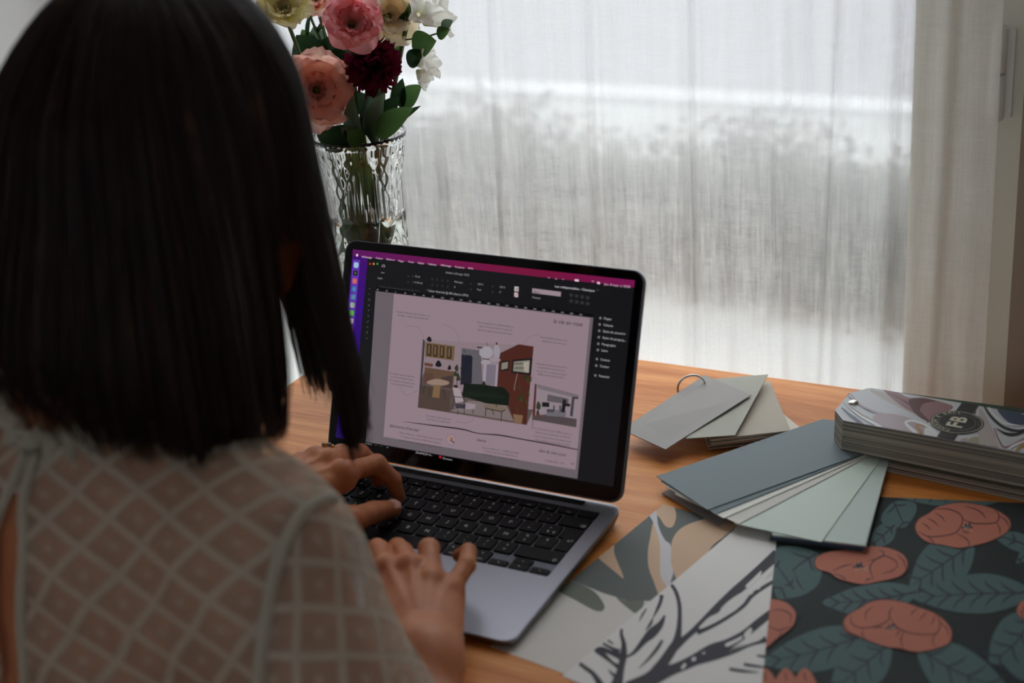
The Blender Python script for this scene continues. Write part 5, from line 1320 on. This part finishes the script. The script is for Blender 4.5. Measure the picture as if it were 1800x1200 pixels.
# ---- trunk, neck, head, legs
NB = np.array([-0.043, -0.285, 0.205])
def trunk(P, inf=0.0):
    d = sd_ell(P, (-0.045, -0.293, 0.09), (0.128 + inf, 0.088 + inf, 0.165))
    d = smin(d, sd_cone(P, LS + (0.02, 0, -0.01), RS + (-0.02, 0, -0.01), 0.044 + inf, 0.044 + inf), 0.05)
    d = smin(d, sd_ell(P, (-0.045, -0.33, -0.06), (0.118 + inf, 0.085 + inf, 0.15)), 0.06)
    return d
h = 0.005
lo = np.array([-0.36, -0.56, -0.42]); hi = np.array([0.30, -0.04, 0.58]); P = grid(lo, hi, h)
D = trunk(P)
D = smin(D, sd_ell(P, (-0.045, -0.385, -0.2), (0.165, 0.12, 0.125)), 0.06)
for sh, el in ((RS, RE), (LS, LE)):
    D = smin(D, sd_cone(P, sh, sh + (el - sh) * 0.98, 0.0445, 0.0365), 0.035)
neck0, neck1 = np.array([-0.042, -0.285, 0.20]), np.array([-0.030, -0.228, 0.325])
D = smin(D, sd_cone(P, neck0, neck1, 0.056, 0.052), 0.04)
for sh in (RS, LS): D = smin(D, sd_cone(P, (neck0 + neck1) / 2 + (0, -0.006, -0.02), sh + (0, 0, 0.01), 0.036, 0.032), 0.045)
for sg in (-1, 1): D = smin(D, sd_cone(P, (-0.045 + sg * 0.085, -0.36, -0.225), (-0.045 + sg * 0.10, -0.02, -0.235), 0.082, 0.062), 0.05)
V1, F1 = surface_nets(D, lo, h); parts.append((V1, F1))
h = 0.0028
lo = HC - np.array([0.11, 0.13, 0.15]); hi = HC + np.array([0.11, 0.15, 0.15]); P = grid(lo, hi, h); fx = HC
D = sd_ell(P, fx + (0, -0.008, 0.02), (0.071, 0.093, 0.098))
D = smin(D, sd_ell(P, fx + (0, 0.034, -0.045), (0.058, 0.060, 0.070)), 0.04)
D = smin(D, sd_cone(P, fx + (0, 0.066, -0.098), fx + (0, 0.076, -0.098), 0.020, 0.017), 0.03)                # chin
D = smin(D, sd_cone(P, fx + (0, 0.090, 0.008), fx + (0, 0.112, -0.034), 0.006, 0.0105), 0.014)               # nose
for sg in (-1, 1):
    D = smax(D, -sd_ell(P, fx + (sg * 0.032, 0.098, 0.006), (0.017, 0.012, 0.011)), 0.012)                   # eye sockets
    D = smin(D, sd_ell(P, fx + (sg * 0.0715, 0.000, -0.012), (0.006, 0.016, 0.028)), 0.006)                  # ears
    D = smin(D, sd_cone(P, fx + (sg * 0.012, 0.088, 0.022), fx + (sg * 0.046, 0.078, 0.022), 0.006, 0.004), 0.010)
for z_, r_ in ((-0.058, 0.0058), (-0.066, 0.0064)): D = smin(D, sd_cone(P, fx + (-0.017, 0.089, z_), fx + (0.017, 0.089, z_), r_ * 0.7, r_ * 0.7), 0.007)
D = smin(D, sd_cone(P, neck0, neck1, 0.056, 0.052), 0.03)
parts.append(surface_nets(D, lo, h))
V = np.concatenate([p[0] for p in parts]); off = np.cumsum([0] + [len(p[0]) for p in parts[:-1]]); F = np.concatenate([p[1] + o_ for p, o_ in zip(parts, off)])
me = fast_mesh('body', V, F); me.materials.append(M_SKIN); body = link('body', me); root_at(body, person)
M_EYE = mat('eye_white', s2l((225, 222, 215)), 0.2); M_IRIS = mat('brown_iris', s2l((60, 40, 28)), 0.2); M_LIP = mat('lips', s2l((176, 100, 92)), 0.4)
for sg in (-1, 1):
    bm = bmesh.new(); bmesh.ops.create_uvsphere(bm, u_segments=20, v_segments=14, radius=0.0125); me = bpy.data.meshes.new('eye'); bm.to_mesh(me); bm.free()
    e = link('eye', me, M_EYE, smooth=True); e.location = HC + (sg * 0.032, 0.0835, 0.006); root_at(e, person)
    V, F = lathe_geo([(0.0, 0.0127), (0.003, 0.0124), (0.0058, 0.0114)], 18); i_ = mesh_obj('iris', [(x, z, y) for x, y, z in V], F, M_IRIS, e, True)
# finger nails
M_NAIL = mat('fingernail', s2l((214, 168, 152)), 0.25)
def nail(j0, j1, w, l, up_=(0, 0, 1), r=0.0075):
    d = (j1 - j0) / np.linalg.norm(j1 - j0); n_ = np.array(up_, float); n_ -= d * np.dot(n_, d); n_ /= np.linalg.norm(n_); s = np.cross(d, n_)
    V = []; nu, nv = 6, 6
    for j in range(nv + 1):
        for i in range(nu + 1):
            a = -1 + 2 * i / nu; t = -1 + 2 * j / nv; ww = w / 2 * math.sqrt(max(0.05, 1 - (abs(t) ** 3.5)))
            V.append(j1 + d * (t * l / 2 - l * 0.22) + s * a * ww + n_ * (r * 1.02 - 0.0011 * abs(a) ** 2 * (ww / (w / 2)) - 0.0006 * max(0, t)))
    F = [(j * (nu + 1) + i, j * (nu + 1) + i + 1, (j + 1) * (nu + 1) + i + 1, (j + 1) * (nu + 1) + i) for j in range(nv) for i in range(nu)]
    root_at(mesh_obj('fingernail', V, F, M_NAIL, smooth=True), person)
nail(L_TH[2], L_TH[3], 0.0105, 0.013, -ray(690, 890) + np.array([0, 0, 0.6]), 0.0078)
for j in (L_F['i'], L_F['m'], L_F['r'], L_F['p']): nail(j[2], j[3], 0.0085, 0.0105, (0.15, 0.6, 0.5), 0.0060)
for k in 'imrp': nail(R_F[k][2], R_F[k][3], 0.0085 if k != 'p' else 0.0072, 0.0105, (0, 0.6, 0.5), FR[k][3])
# gold ring with stones on the left ring finger
M_GOLD = mat('gold', s2l((214, 160, 84)), 0.2, 1.0); M_STONE = mat('blue_grey_stone', s2l((120, 136, 150)), 0.15, 0.3)
j = L_F['r']; c_ = j[0] + (j[1] - j[0]) * 0.42; Fr = frame(j[1] - j[0])
rgo = tube('finger_ring', [c_ + Fr @ (0.0097 * np.array([math.cos(a), math.sin(a), 0])) for a in np.linspace(0, 2 * math.pi, 28)], 0.0011, M_GOLD, person, 8); rgo['label'] = 'gold ring on the left hand'
for k in range(5):
    a = k * 0.30 - 0.6; up2 = Fr.T @ np.array([0.2, -0.5, 1.0]); a0 = math.atan2(up2[1], up2[0]); q = c_ + Fr @ (0.0112 * np.array([math.cos(a0 + a), math.sin(a0 + a), 0]))
    bm = bmesh.new(); bmesh.ops.create_icosphere(bm, subdivisions=2, radius=0.0017); me = bpy.data.meshes.new('stone'); bm.to_mesh(me); bm.free()
    st = link('stone', me, M_GOLD if k % 2 else M_STONE, smooth=True); st.location = q; st.parent = rgo

# ------------------------------------------------------------------ blouse
def fabric_mat(name, base, pattern):
    m = bpy.data.materials.new(name); m.use_nodes = True; t = NT(m); t.t.nodes.remove(t.b)
    uv = t.n('ShaderNodeUVMap').outputs[0]; sep = t.n('ShaderNodeSeparateXYZ'); t.l(uv, sep.inputs[0]); o = t.obj()
    fz = t.noise(o, 1500.0, 2, 0.7); fz2 = t.noise(o, 300.0, 3, 0.6)
    wob = t.math('MULTIPLY', t.math('SUBTRACT', t.noise(o, 40.0, 2), 0.5), 0.10)
    def line(v):
        f = t.math('FRACT', t.math('ADD', v, wob)); d = t.math('ABSOLUTE', t.math('SUBTRACT', f, 0.5))
        mr = t.n('ShaderNodeMapRange', i_1=0.375, i_2=0.455, i_3=0.0, i_4=1.0); t.l(d, mr.inputs[0]); return mr.outputs[0], f
    if pattern:
        la, fa = line(sep.outputs[0]); lb, fb = line(sep.outputs[1]); ln = t.math('MAXIMUM', la, lb)
        dx = t.math('SUBTRACT', fa, 0.5); dy = t.math('SUBTRACT', fb, 0.5); rr = t.math('SQRT', t.math('ADD', t.math('MULTIPLY', dx, dx), t.math('MULTIPLY', dy, dy)))
        dot = t.n('ShaderNodeMapRange', i_1=0.16, i_2=0.04, i_3=0.0, i_4=0.30); t.l(t.math('ADD', rr, t.math('MULTIPLY', t.math('SUBTRACT', fz2, 0.5), 0.3)), dot.inputs[0])
        den = t.math('ADD', t.math('MULTIPLY', ln, 0.52), t.math('ADD', dot.outputs[0], base), True)
        den = t.math('ADD', den, t.math('MULTIPLY', t.math('SUBTRACT', fz, 0.5), 0.5), True)
    else:
        den = t.math('ADD', t.math('MULTIPLY', t.math('SUBTRACT', fz, 0.5), 0.2), base, True)
    d = t.n('ShaderNodeBsdfDiffuse'); d.inputs[0].default_value = (*s2l((222, 216, 198)), 1); tl = t.n('ShaderNodeBsdfTranslucent'); tl.inputs[0].default_value = (*s2l((212, 204, 188)), 1)
    sh = t.n('ShaderNodeBsdfSheen', i_Roughness=0.4); sh.inputs[0].default_value = (0.8, 0.78, 0.74, 1)
    mx = t.n('ShaderNodeMixShader', i_0=0.38); t.l(d.outputs[0], mx.inputs[1]); t.l(tl.outputs[0], mx.inputs[2])
    ms = t.n('ShaderNodeMixShader', i_0=0.12); t.l(mx.outputs[0], ms.inputs[1]); t.l(sh.outputs[0], ms.inputs[2])
    tp = t.n('ShaderNodeBsdfTransparent'); m2 = t.n('ShaderNodeMixShader'); t.l(den, m2.inputs[0]); t.l(tp.outputs[0], m2.inputs[1]); t.l(ms.outputs[0], m2.inputs[2]); t.l(m2.outputs[0], t.out.inputs[0])
    return m
M_LACE = fabric_mat('sheer_lattice_voile', 0.42, True); M_BIND = fabric_mat('ivory_binding', 0.97, False)
h = 0.005; lo = np.array([-0.40, -0.50, -0.24]); hi = np.array([0.36, -0.10, 0.31]); P = grid(lo, hi, h)
def cloth_sdf(P):
    D = trunk(P, 0.014)
    nk = sd_cone(P, neck0, neck1 - (0, 0, 0.05), 0.066, 0.060); D = smin(D, nk, 0.035)
    for sh in (RS, LS): D = smin(D, sd_cone(P, (neck0 + neck1) / 2 + (0, -0.004, -0.03), sh + (0, 0, 0.008), 0.040, 0.044), 0.045)
    for sh, el in ((RS, RE), (LS, LE)):
        D = smin(D, sd_cone(P, sh + (0, 0, -0.004), el, 0.059, 0.073), 0.03)
    return D
D = cloth_sdf(P)
# soft folds
D = D + 0.0016 * np.sin(P[..., 0] * 70 + P[..., 2] * 40) * np.sin(P[..., 2] * 55 - P[..., 0] * 22 + 1.0) + 0.0012 * np.sin(P[..., 2] * 95 + P[..., 0] * 60)
V, F = surface_nets(D, lo, h)
# seams: sleeves start where the arm leaves the trunk
SEAM_R, SEAM_L = 0.130, -0.220
c = V[F].mean(1)
COLLAR = lambda q: q[..., 2] - (0.262 + 0.35 * (q[..., 1] + 0.32))         # above this plane the neck is bare
nkax = neck0[:2]
keep = ~((COLLAR(c) > 0) & (np.linalg.norm(c[:, :2] - np.array([-0.040, -0.275]), axis=1) < 0.095))
keep &= c[:, 2] > -0.19
for sh, el, wr in ((RS, RE, R_WR), (LS, LE, L_WR)):
    d = (el - sh) / np.linalg.norm(el - sh); keep &= ((c - el) @ d) < 0.02
KX0 = lambda z: -0.047 - 0.02 * (0.23 - z)
kw = lambda z: np.clip((0.236 - z) * 0.35, 0, 0.010)
keep &= ~((np.abs(c[:, 0] - KX0(c[:, 2])) < kw(c[:, 2])) & (c[:, 1] < -0.30) & (c[:, 2] < 0.236) & (c[:, 2] > -0.05))
F = F[keep]
used = np.unique(F); remap = -np.ones(len(V), int); remap[used] = np.arange(len(used)); V = V[used]; F = remap[F]
c = V[F].mean(1); G = 0.0275
def bodice_uv(v):
    u = np.where(v[:, 1] < -0.28, v[:, 0] + 0.045, (v[:, 0] + 0.045) * 1.0); w = v[:, 2] * 1.06 + (v[:, 1] + 0.36) * 0.75
    u, w = u * 0.961 + w * 0.276, -u * 0.276 + w * 0.961          # the cloth sits a little askew
    return np.stack([(u + w) / math.sqrt(2), (u - w) / math.sqrt(2)], 1) / 0.0300
def sleeve_uv(v, sh, el):
    d = (el - sh) / np.linalg.norm(el - sh); e1 = np.cross(d, [0, 1, 0]); e1 /= np.linalg.norm(e1); e2 = np.cross(d, e1)
    q = v - sh; u, w = np.arctan2(q @ e2, q @ e1) * 0.062, q @ d
    return np.stack([(u * 0.899 - w * 0.438) / G + 0.3, (u * 0.438 + w * 0.899) / G + 0.2], 1)
isR = c[:, 0] > SEAM_R; isL = c[:, 0] < SEAM_L
def piece(name, sel, uvf):
    f = F[sel]; us = np.unique(f); rm = -np.ones(len(V), int); rm[us] = np.arange(len(us)); v = V[us]; f = rm[f]
    me = fast_mesh(name, v, f); uv = uvf(v); lay = me.uv_layers.new(name='UVMap')
    li = np.empty(len(me.loops), np.int32); me.loops.foreach_get('vertex_index', li); lay.data.foreach_set('uv', uv[li].astype(np.float32).ravel())
    me.materials.append(M_LACE); return me
blouse = link('blouse', piece('blouse', ~(isR | isL), bodice_uv)); root_at(blouse, person); blouse['label'] = 'sheer ivory blouse with a lattice weave'
for nm_, sel, sh, el in (('R', isR, RS, RE), ('L', isL, LS, LE)):
    s_ = link('sleeve', piece('sleeve', sel, lambda v: sleeve_uv(v, sh, el))); s_.parent = blouse; s_.matrix_parent_inverse = blouse.matrix_parent_inverse.copy(); s_.matrix_parent_inverse = Matrix.Identity(4)
    s_.matrix_parent_inverse = (Matrix.Translation(person.location)).inverted() @ Matrix.Translation(person.location)
def on_cloth(o_, d_):
    """walk from o_ along d_ until the cloth is met"""
    o_ = np.array(o_, float); d_ = np.array(d_, float) / np.linalg.norm(d_); t = 0.0
    for k in range(60):
        s = float(cloth_sdf((o_ + d_ * t)[None, :].astype(np.float32))[0])
        if abs(s) < 0.0004: break
        t += s * 0.8
    return o_ + d_ * t
def cloth_tube(name, pts, r):
    o_ = tube(name, catmull(pts, 4), r, M_BIND, None, 8); o_.parent = blouse; return o_
pts = []
for a in np.linspace(0.28, 1.16, 15) * math.pi:                # armhole seam
    c0 = np.array([SEAM_R - 0.001, -0.30, 0.165]); d = np.array([0, -math.sin(a), -math.cos(a)]) ; pts.append(on_cloth(c0 + d * 0.16, -d) )
cloth_tube('seam', pts, 0.0042)
for sg in (-1, 1):
    pts = []
    for z in np.linspace(0.250, -0.03, 13):
        x = KX0(z) + sg * (kw(np.array(z)) + 0.004); pts.append(on_cloth((float(x), -0.55, z), (0, 1, 0)))
    cloth_tube('opening_binding', pts, 0.0034)
# gathered collar frill
V = []; F = []; nA = 240; cyc = np.array([-0.040, -0.275]); rows = ((-0.020, 0.0), (-0.008, 0.006), (0.003, 0.003), (0.012, 0.006))
aa = 2 * math.pi * np.arange(nA) / nA; dd = np.stack([np.cos(aa), np.sin(aa)], 1); RRc = np.full(nA, 0.07)
for _ in range(14):                                             # where the collar line meets the cloth
    qq = cyc + dd * RRc[:, None]; RRc -= cloth_sdf(np.concatenate([qq, (0.262 + 0.35 * (qq[:, 1:] + 0.32))], 1).astype(np.float32)) * 0.7
for j, (dz, dr) in enumerate(rows):
    for k in range(nA):
        a = 2 * math.pi * k / nA; wv_ = math.sin(a * 24 + 1.2 * math.sin(5 * a)) * (0.0056 if j != 2 else 0.0026) + 0.0016 * math.sin(a * 71)
        d = np.array([math.cos(a), math.sin(a)]); q = cyc + d * (RRc[k] + dr + wv_); V.append((q[0], q[1], 0.262 + 0.35 * (q[1] + 0.32) + dz + 0.003 * math.sin(a * 24)))
F = [(j * nA + k, j * nA + (k + 1) % nA, (j + 1) * nA + (k + 1) % nA, (j + 1) * nA + k) for j in range(len(rows) - 1) for k in range(nA)]
fr = mesh_obj('collar_frill', V, F, M_BIND, blouse, True)
# trousers, shoes
M_TROU = mat('dark_cotton', s2l((52, 54, 60)), 0.85)
h = 0.008; lo = np.array([-0.32, -0.56, -0.78]); hi = np.array([0.26, 0.20, -0.08]); P = grid(lo, hi, h)
D = sd_ell(P, (-0.045, -0.385, -0.2), (0.172, 0.127, 0.132)); D = smin(D, sd_ell(P, (-0.045, -0.35, -0.12), (0.134, 0.10, 0.10)), 0.05)
for sg in (-1, 1):
    k0, k1, k2 = np.array([-0.045 + sg * 0.085, -0.36, -0.225]), np.array([-0.045 + sg * 0.10, 0.0, -0.235]), np.array([-0.045 + sg * 0.10, 0.04, -0.66])
    D = smin(D, sd_cone(P, k0, k1, 0.090, 0.072), 0.05); D = smin(D, sd_cone(P, k1, k2, 0.070, 0.056), 0.03)
D = np.maximum(D, P[..., 2] + 0.145)
V, F = surface_nets(D, lo, h); me = fast_mesh('trousers', V, F); me.materials.append(M_TROU); root_at(link('trousers', me), person)
for sg in (-1, 1):
    lo = np.array([-0.045 + sg * 0.10 - 0.06, -0.04, -0.752]); hi = lo + np.array([0.12, 0.28, 0.13]); P = grid(lo, hi, 0.006)
    D = sd_cone(P, lo + (0.06, 0.06, 0.045), lo + (0.06, 0.21, 0.036), 0.040, 0.036); D = smin(D, sd_cone(P, lo + (0.06, 0.08, 0.05), lo + (0.06, 0.08, 0.115), 0.042, 0.045), 0.03); D = np.maximum(D, -(P[..., 2] - (lo[2] + 0.004)))
    V, F = surface_nets(D, lo, 0.006); me = fast_mesh('shoe', V, F); me.materials.append(M_BLK); root_at(link('shoe', me), person)
# the chair under the sitter
ch = empty('chair', (-0.045, -0.40, -0.75), 'plain wooden chair under the seated person, hidden below the table edge', 'chair')
box('seat', (-0.245, -0.58, -0.355), (0.155, -0.20, -0.333), M_EDGE, ch, 0.006)
for x in (-0.235, 0.115):
    for y in (-0.57, -0.24): box('leg', (x, y, -0.75), (x + 0.03, y + 0.03, -0.355), M_EDGE, ch, 0.003)

# ------------------------------------------------------------------ hair
def hair_mat():
    m = mat('dark_brown_hair', s2l((40, 26, 20)), 0.46, spec=0.26); t = NT(m); o = t.obj()
    n = t.noise(o, 140.0, 3, 0.6, (1, 1, 0.06)); t.l(t.ramp(n, [(0.3, s2l((22, 14, 11))), (0.6, s2l((42, 27, 20))), (0.8, s2l((92, 62, 44)))]), t.b.inputs['Base Color']); return m
M_HAIR = hair_mat()
HA = HC + np.array([0, -0.010, 0.022])                        # middle of the skull
def hair_path(az, lay, zend, flare, rng, part=0.0, fwd=0.0, n=14):
    """one hanging lock: from the crown over the skull, then straight down. az 0 = towards the right ear, 90 = face"""
    d = np.array([math.cos(az), math.sin(az)])
    ra = 1.0 / math.sqrt((d[0] / 0.083) ** 2 + (d[1] / 0.102) ** 2) * (0.93 + 0.09 * lay) * (1 + 0.05 * math.exp(-((math.degrees(az) % 360 - 207) / 50) ** 2))
    rt = 0.108 * (0.94 + 0.08 * lay); pts = []
    for k in range(7):
        th = (0.02 + 0.98 * k / 6) * math.pi / 2; u_ = max(0.0, (k - 2) / (n - 3)); fk = u_ * u_ * (3 - 2 * u_)
        r_ = ra * math.sin(th) + flare * fk; z_ = rt * math.cos(th); pts.append(np.array([HA[0] + d[0] * r_, HA[1] + d[1] * r_, HA[2] + z_]))
    z0 = pts[-1][2]
    for k in range(1, n - 6):
        t = k / (n - 7); u_ = (k + 4) / (n - 3); u_ = min(1.0, u_); r_ = ra + flare * u_ * u_ * (3 - 2 * u_) - 0.010 * max(0, t - 0.8) / 0.2 * (1 if fwd == 0 else 0)
        z_ = z0 + (zend - z0) * t; pts.append(np.array([HA[0] + d[0] * r_, HA[1] + d[1] * r_ + fwd * t, z_]))
    return pts
def hair_params(az):
    """end height and flare round the head"""
    a = math.degrees(az) % 360
    back = math.exp(-((a - 270) / 55) ** 2); left = math.exp(-((a - 195) / 40) ** 2)
    left = math.exp(-((a - 238) / 42) ** 2)
    rt_ = math.exp(-((((a + 180) % 360 - 180) + 5) / 36) ** 2)
    return 0.228 + 0.026 * back + 0.060 * left, 0.010 + 0.034 * math.exp(-((a - 207) / 42) ** 2) + 0.038 * back - 0.020 * rt_
rng = random.Random(11); VV = []; FF = []; CMB = {}; STR = {'n': 0}
def add_strand(path, w, tipw=0.35):
    path = np.array(path); n0 = len(path)
    if n0 not in CMB: CMB[n0] = np.array(catmull(list(np.eye(n0)), 2))       # spline weights for n0 points
    P_ = CMB[n0] @ path; n_ = len(P_); e = np.concatenate([P_[:1], P_, P_[-1:]]); t = e[2:] - e[:-2]; t /= np.linalg.norm(t, axis=1, keepdims=True) + 1e-9
    out = P_ - np.array([HA[0], HA[1], 0]); out[:, 2] = 0; s = np.cross(t, out); s /= np.linalg.norm(s, axis=1, keepdims=True) + 1e-9; nn_ = np.cross(s, t)
    q = np.linspace(0, 1, n_); ww = (w * (0.6 + 0.4 * np.minimum(1, q * 4)) * np.where(q < 0.75, 1, 1 - (1 - tipw) * (q - 0.75) / 0.25))[:, None]
    b = STR['n']; VV.append(np.stack([P_ + s * ww, P_ - s * ww, P_ + nn_ * ww * 0.7], 1).reshape(-1, 3)); STR['n'] += n_ * 3
    i = np.arange(n_ - 1)[:, None] * 3; k = np.arange(3)[None, :]; k2 = (k + 1) % 3
    FF.append((b + np.stack([i + k, i + k2, i + 3 + k2, i + 3 + k], -1)).reshape(-1, 4))
FRONT = math.radians(90)
def jitter(path, amp, rng, wav=0.0):
    ph = rng.uniform(0, 6.28); o_ = np.array([rng.gauss(0, amp), rng.gauss(0, amp), 0]); n_ = len(path)
    return [p + o_ * (i / n_) ** 0.7 + np.array([math.cos(ph), math.sin(ph), 0]) * wav * math.sin(i * 0.9 + ph) * (i / n_) for i, p in enumerate(path)]
N_LOCK = 150
for L_ in range(N_LOCK):
    az = math.radians(150 + 208 * (L_ + rng.uniform(-0.4, 0.4)) / N_LOCK)        # left temple, round the back, to the right temple
    ze, fl = hair_params(az); ze += rng.uniform(-0.014, 0.010); ly = rng.uniform(0.2, 1.0); cl = rng.uniform(-0.004, 0.004)
    for s_ in range(22):
        a = az + rng.gauss(0, 0.022); lay = min(1.08, max(0, ly + rng.gauss(0, 0.25)))
        add_strand(jitter(hair_path(a, lay, ze + rng.gauss(0, 0.005), fl + cl, rng), 0.0016, rng, 0.0012), rng.uniform(0.0006, 0.0011))
# the lock that falls forward over the right cheek
for s_ in range(1300):
    az = math.radians(rng.uniform(12, 96)); lay = rng.uniform(0.3, 1.05); ze = 0.196 + rng.gauss(0, 0.007)
    pth = hair_path(az, lay, ze, 0.002, rng, fwd=0.004); npt = len(pth)
    pth = [p + np.array([0.89, 0.454, 0]) * 0.013 * max(0, (i - 6) / (npt - 7)) ** 1.2 for i, p in enumerate(pth)]
    add_strand(jitter(pth, 0.0022, rng, 0.001), rng.uniform(0.0006, 0.0011))
for s_ in range(500):
    az = math.radians(rng.uniform(128, 152)); add_strand(jitter(hair_path(az, rng.uniform(0.3, 1.0), 0.20 + rng.gauss(0, 0.007), 0.006, rng, fwd=0.02), 0.002, rng, 0.001), rng.uniform(0.0006, 0.0010))
for s_ in range(1300):                                       # crown cover
    az = rng.uniform(0, 2 * math.pi); P_ = hair_path(az, rng.uniform(0.6, 1.0), 0.3, 0.0, rng)[:7]; add_strand(P_, 0.0011)
for s_ in range(360):
    az = math.radians(rng.uniform(-16, 20)); add_strand(jitter(hair_path(az, rng.uniform(0.4, 1.0), 0.3, 0.0, rng)[:rng.choice((9, 10, 10, 11))], 0.001, rng, 0.0006), 0.0010)
me = fast_mesh('hair', np.concatenate(VV), np.concatenate(FF)); me.materials.append(M_HAIR); hair = link('hair', me); root_at(hair, person); hair['label'] = 'straight dark brown bob'
# solid under-layer that keeps the light out
V = []; F = []; nA = 72
for j in range(16):
    for k in range(nA):
        a = math.radians(145 + 206 * k / (nA - 1)); ze, fl = hair_params(a); V.append(hair_path(a, 0.0, ze + 0.012, fl - 0.004, rng, n=16)[j])
F = [(j * nA + k, j * nA + k + 1, (j + 1) * nA + k + 1, (j + 1) * nA + k) for j in range(15) for k in range(nA - 1)]
uh = mesh_obj('under_hair', V, F, M_HAIR, hair, True)
uh.matrix_parent_inverse = Matrix.Identity(4)
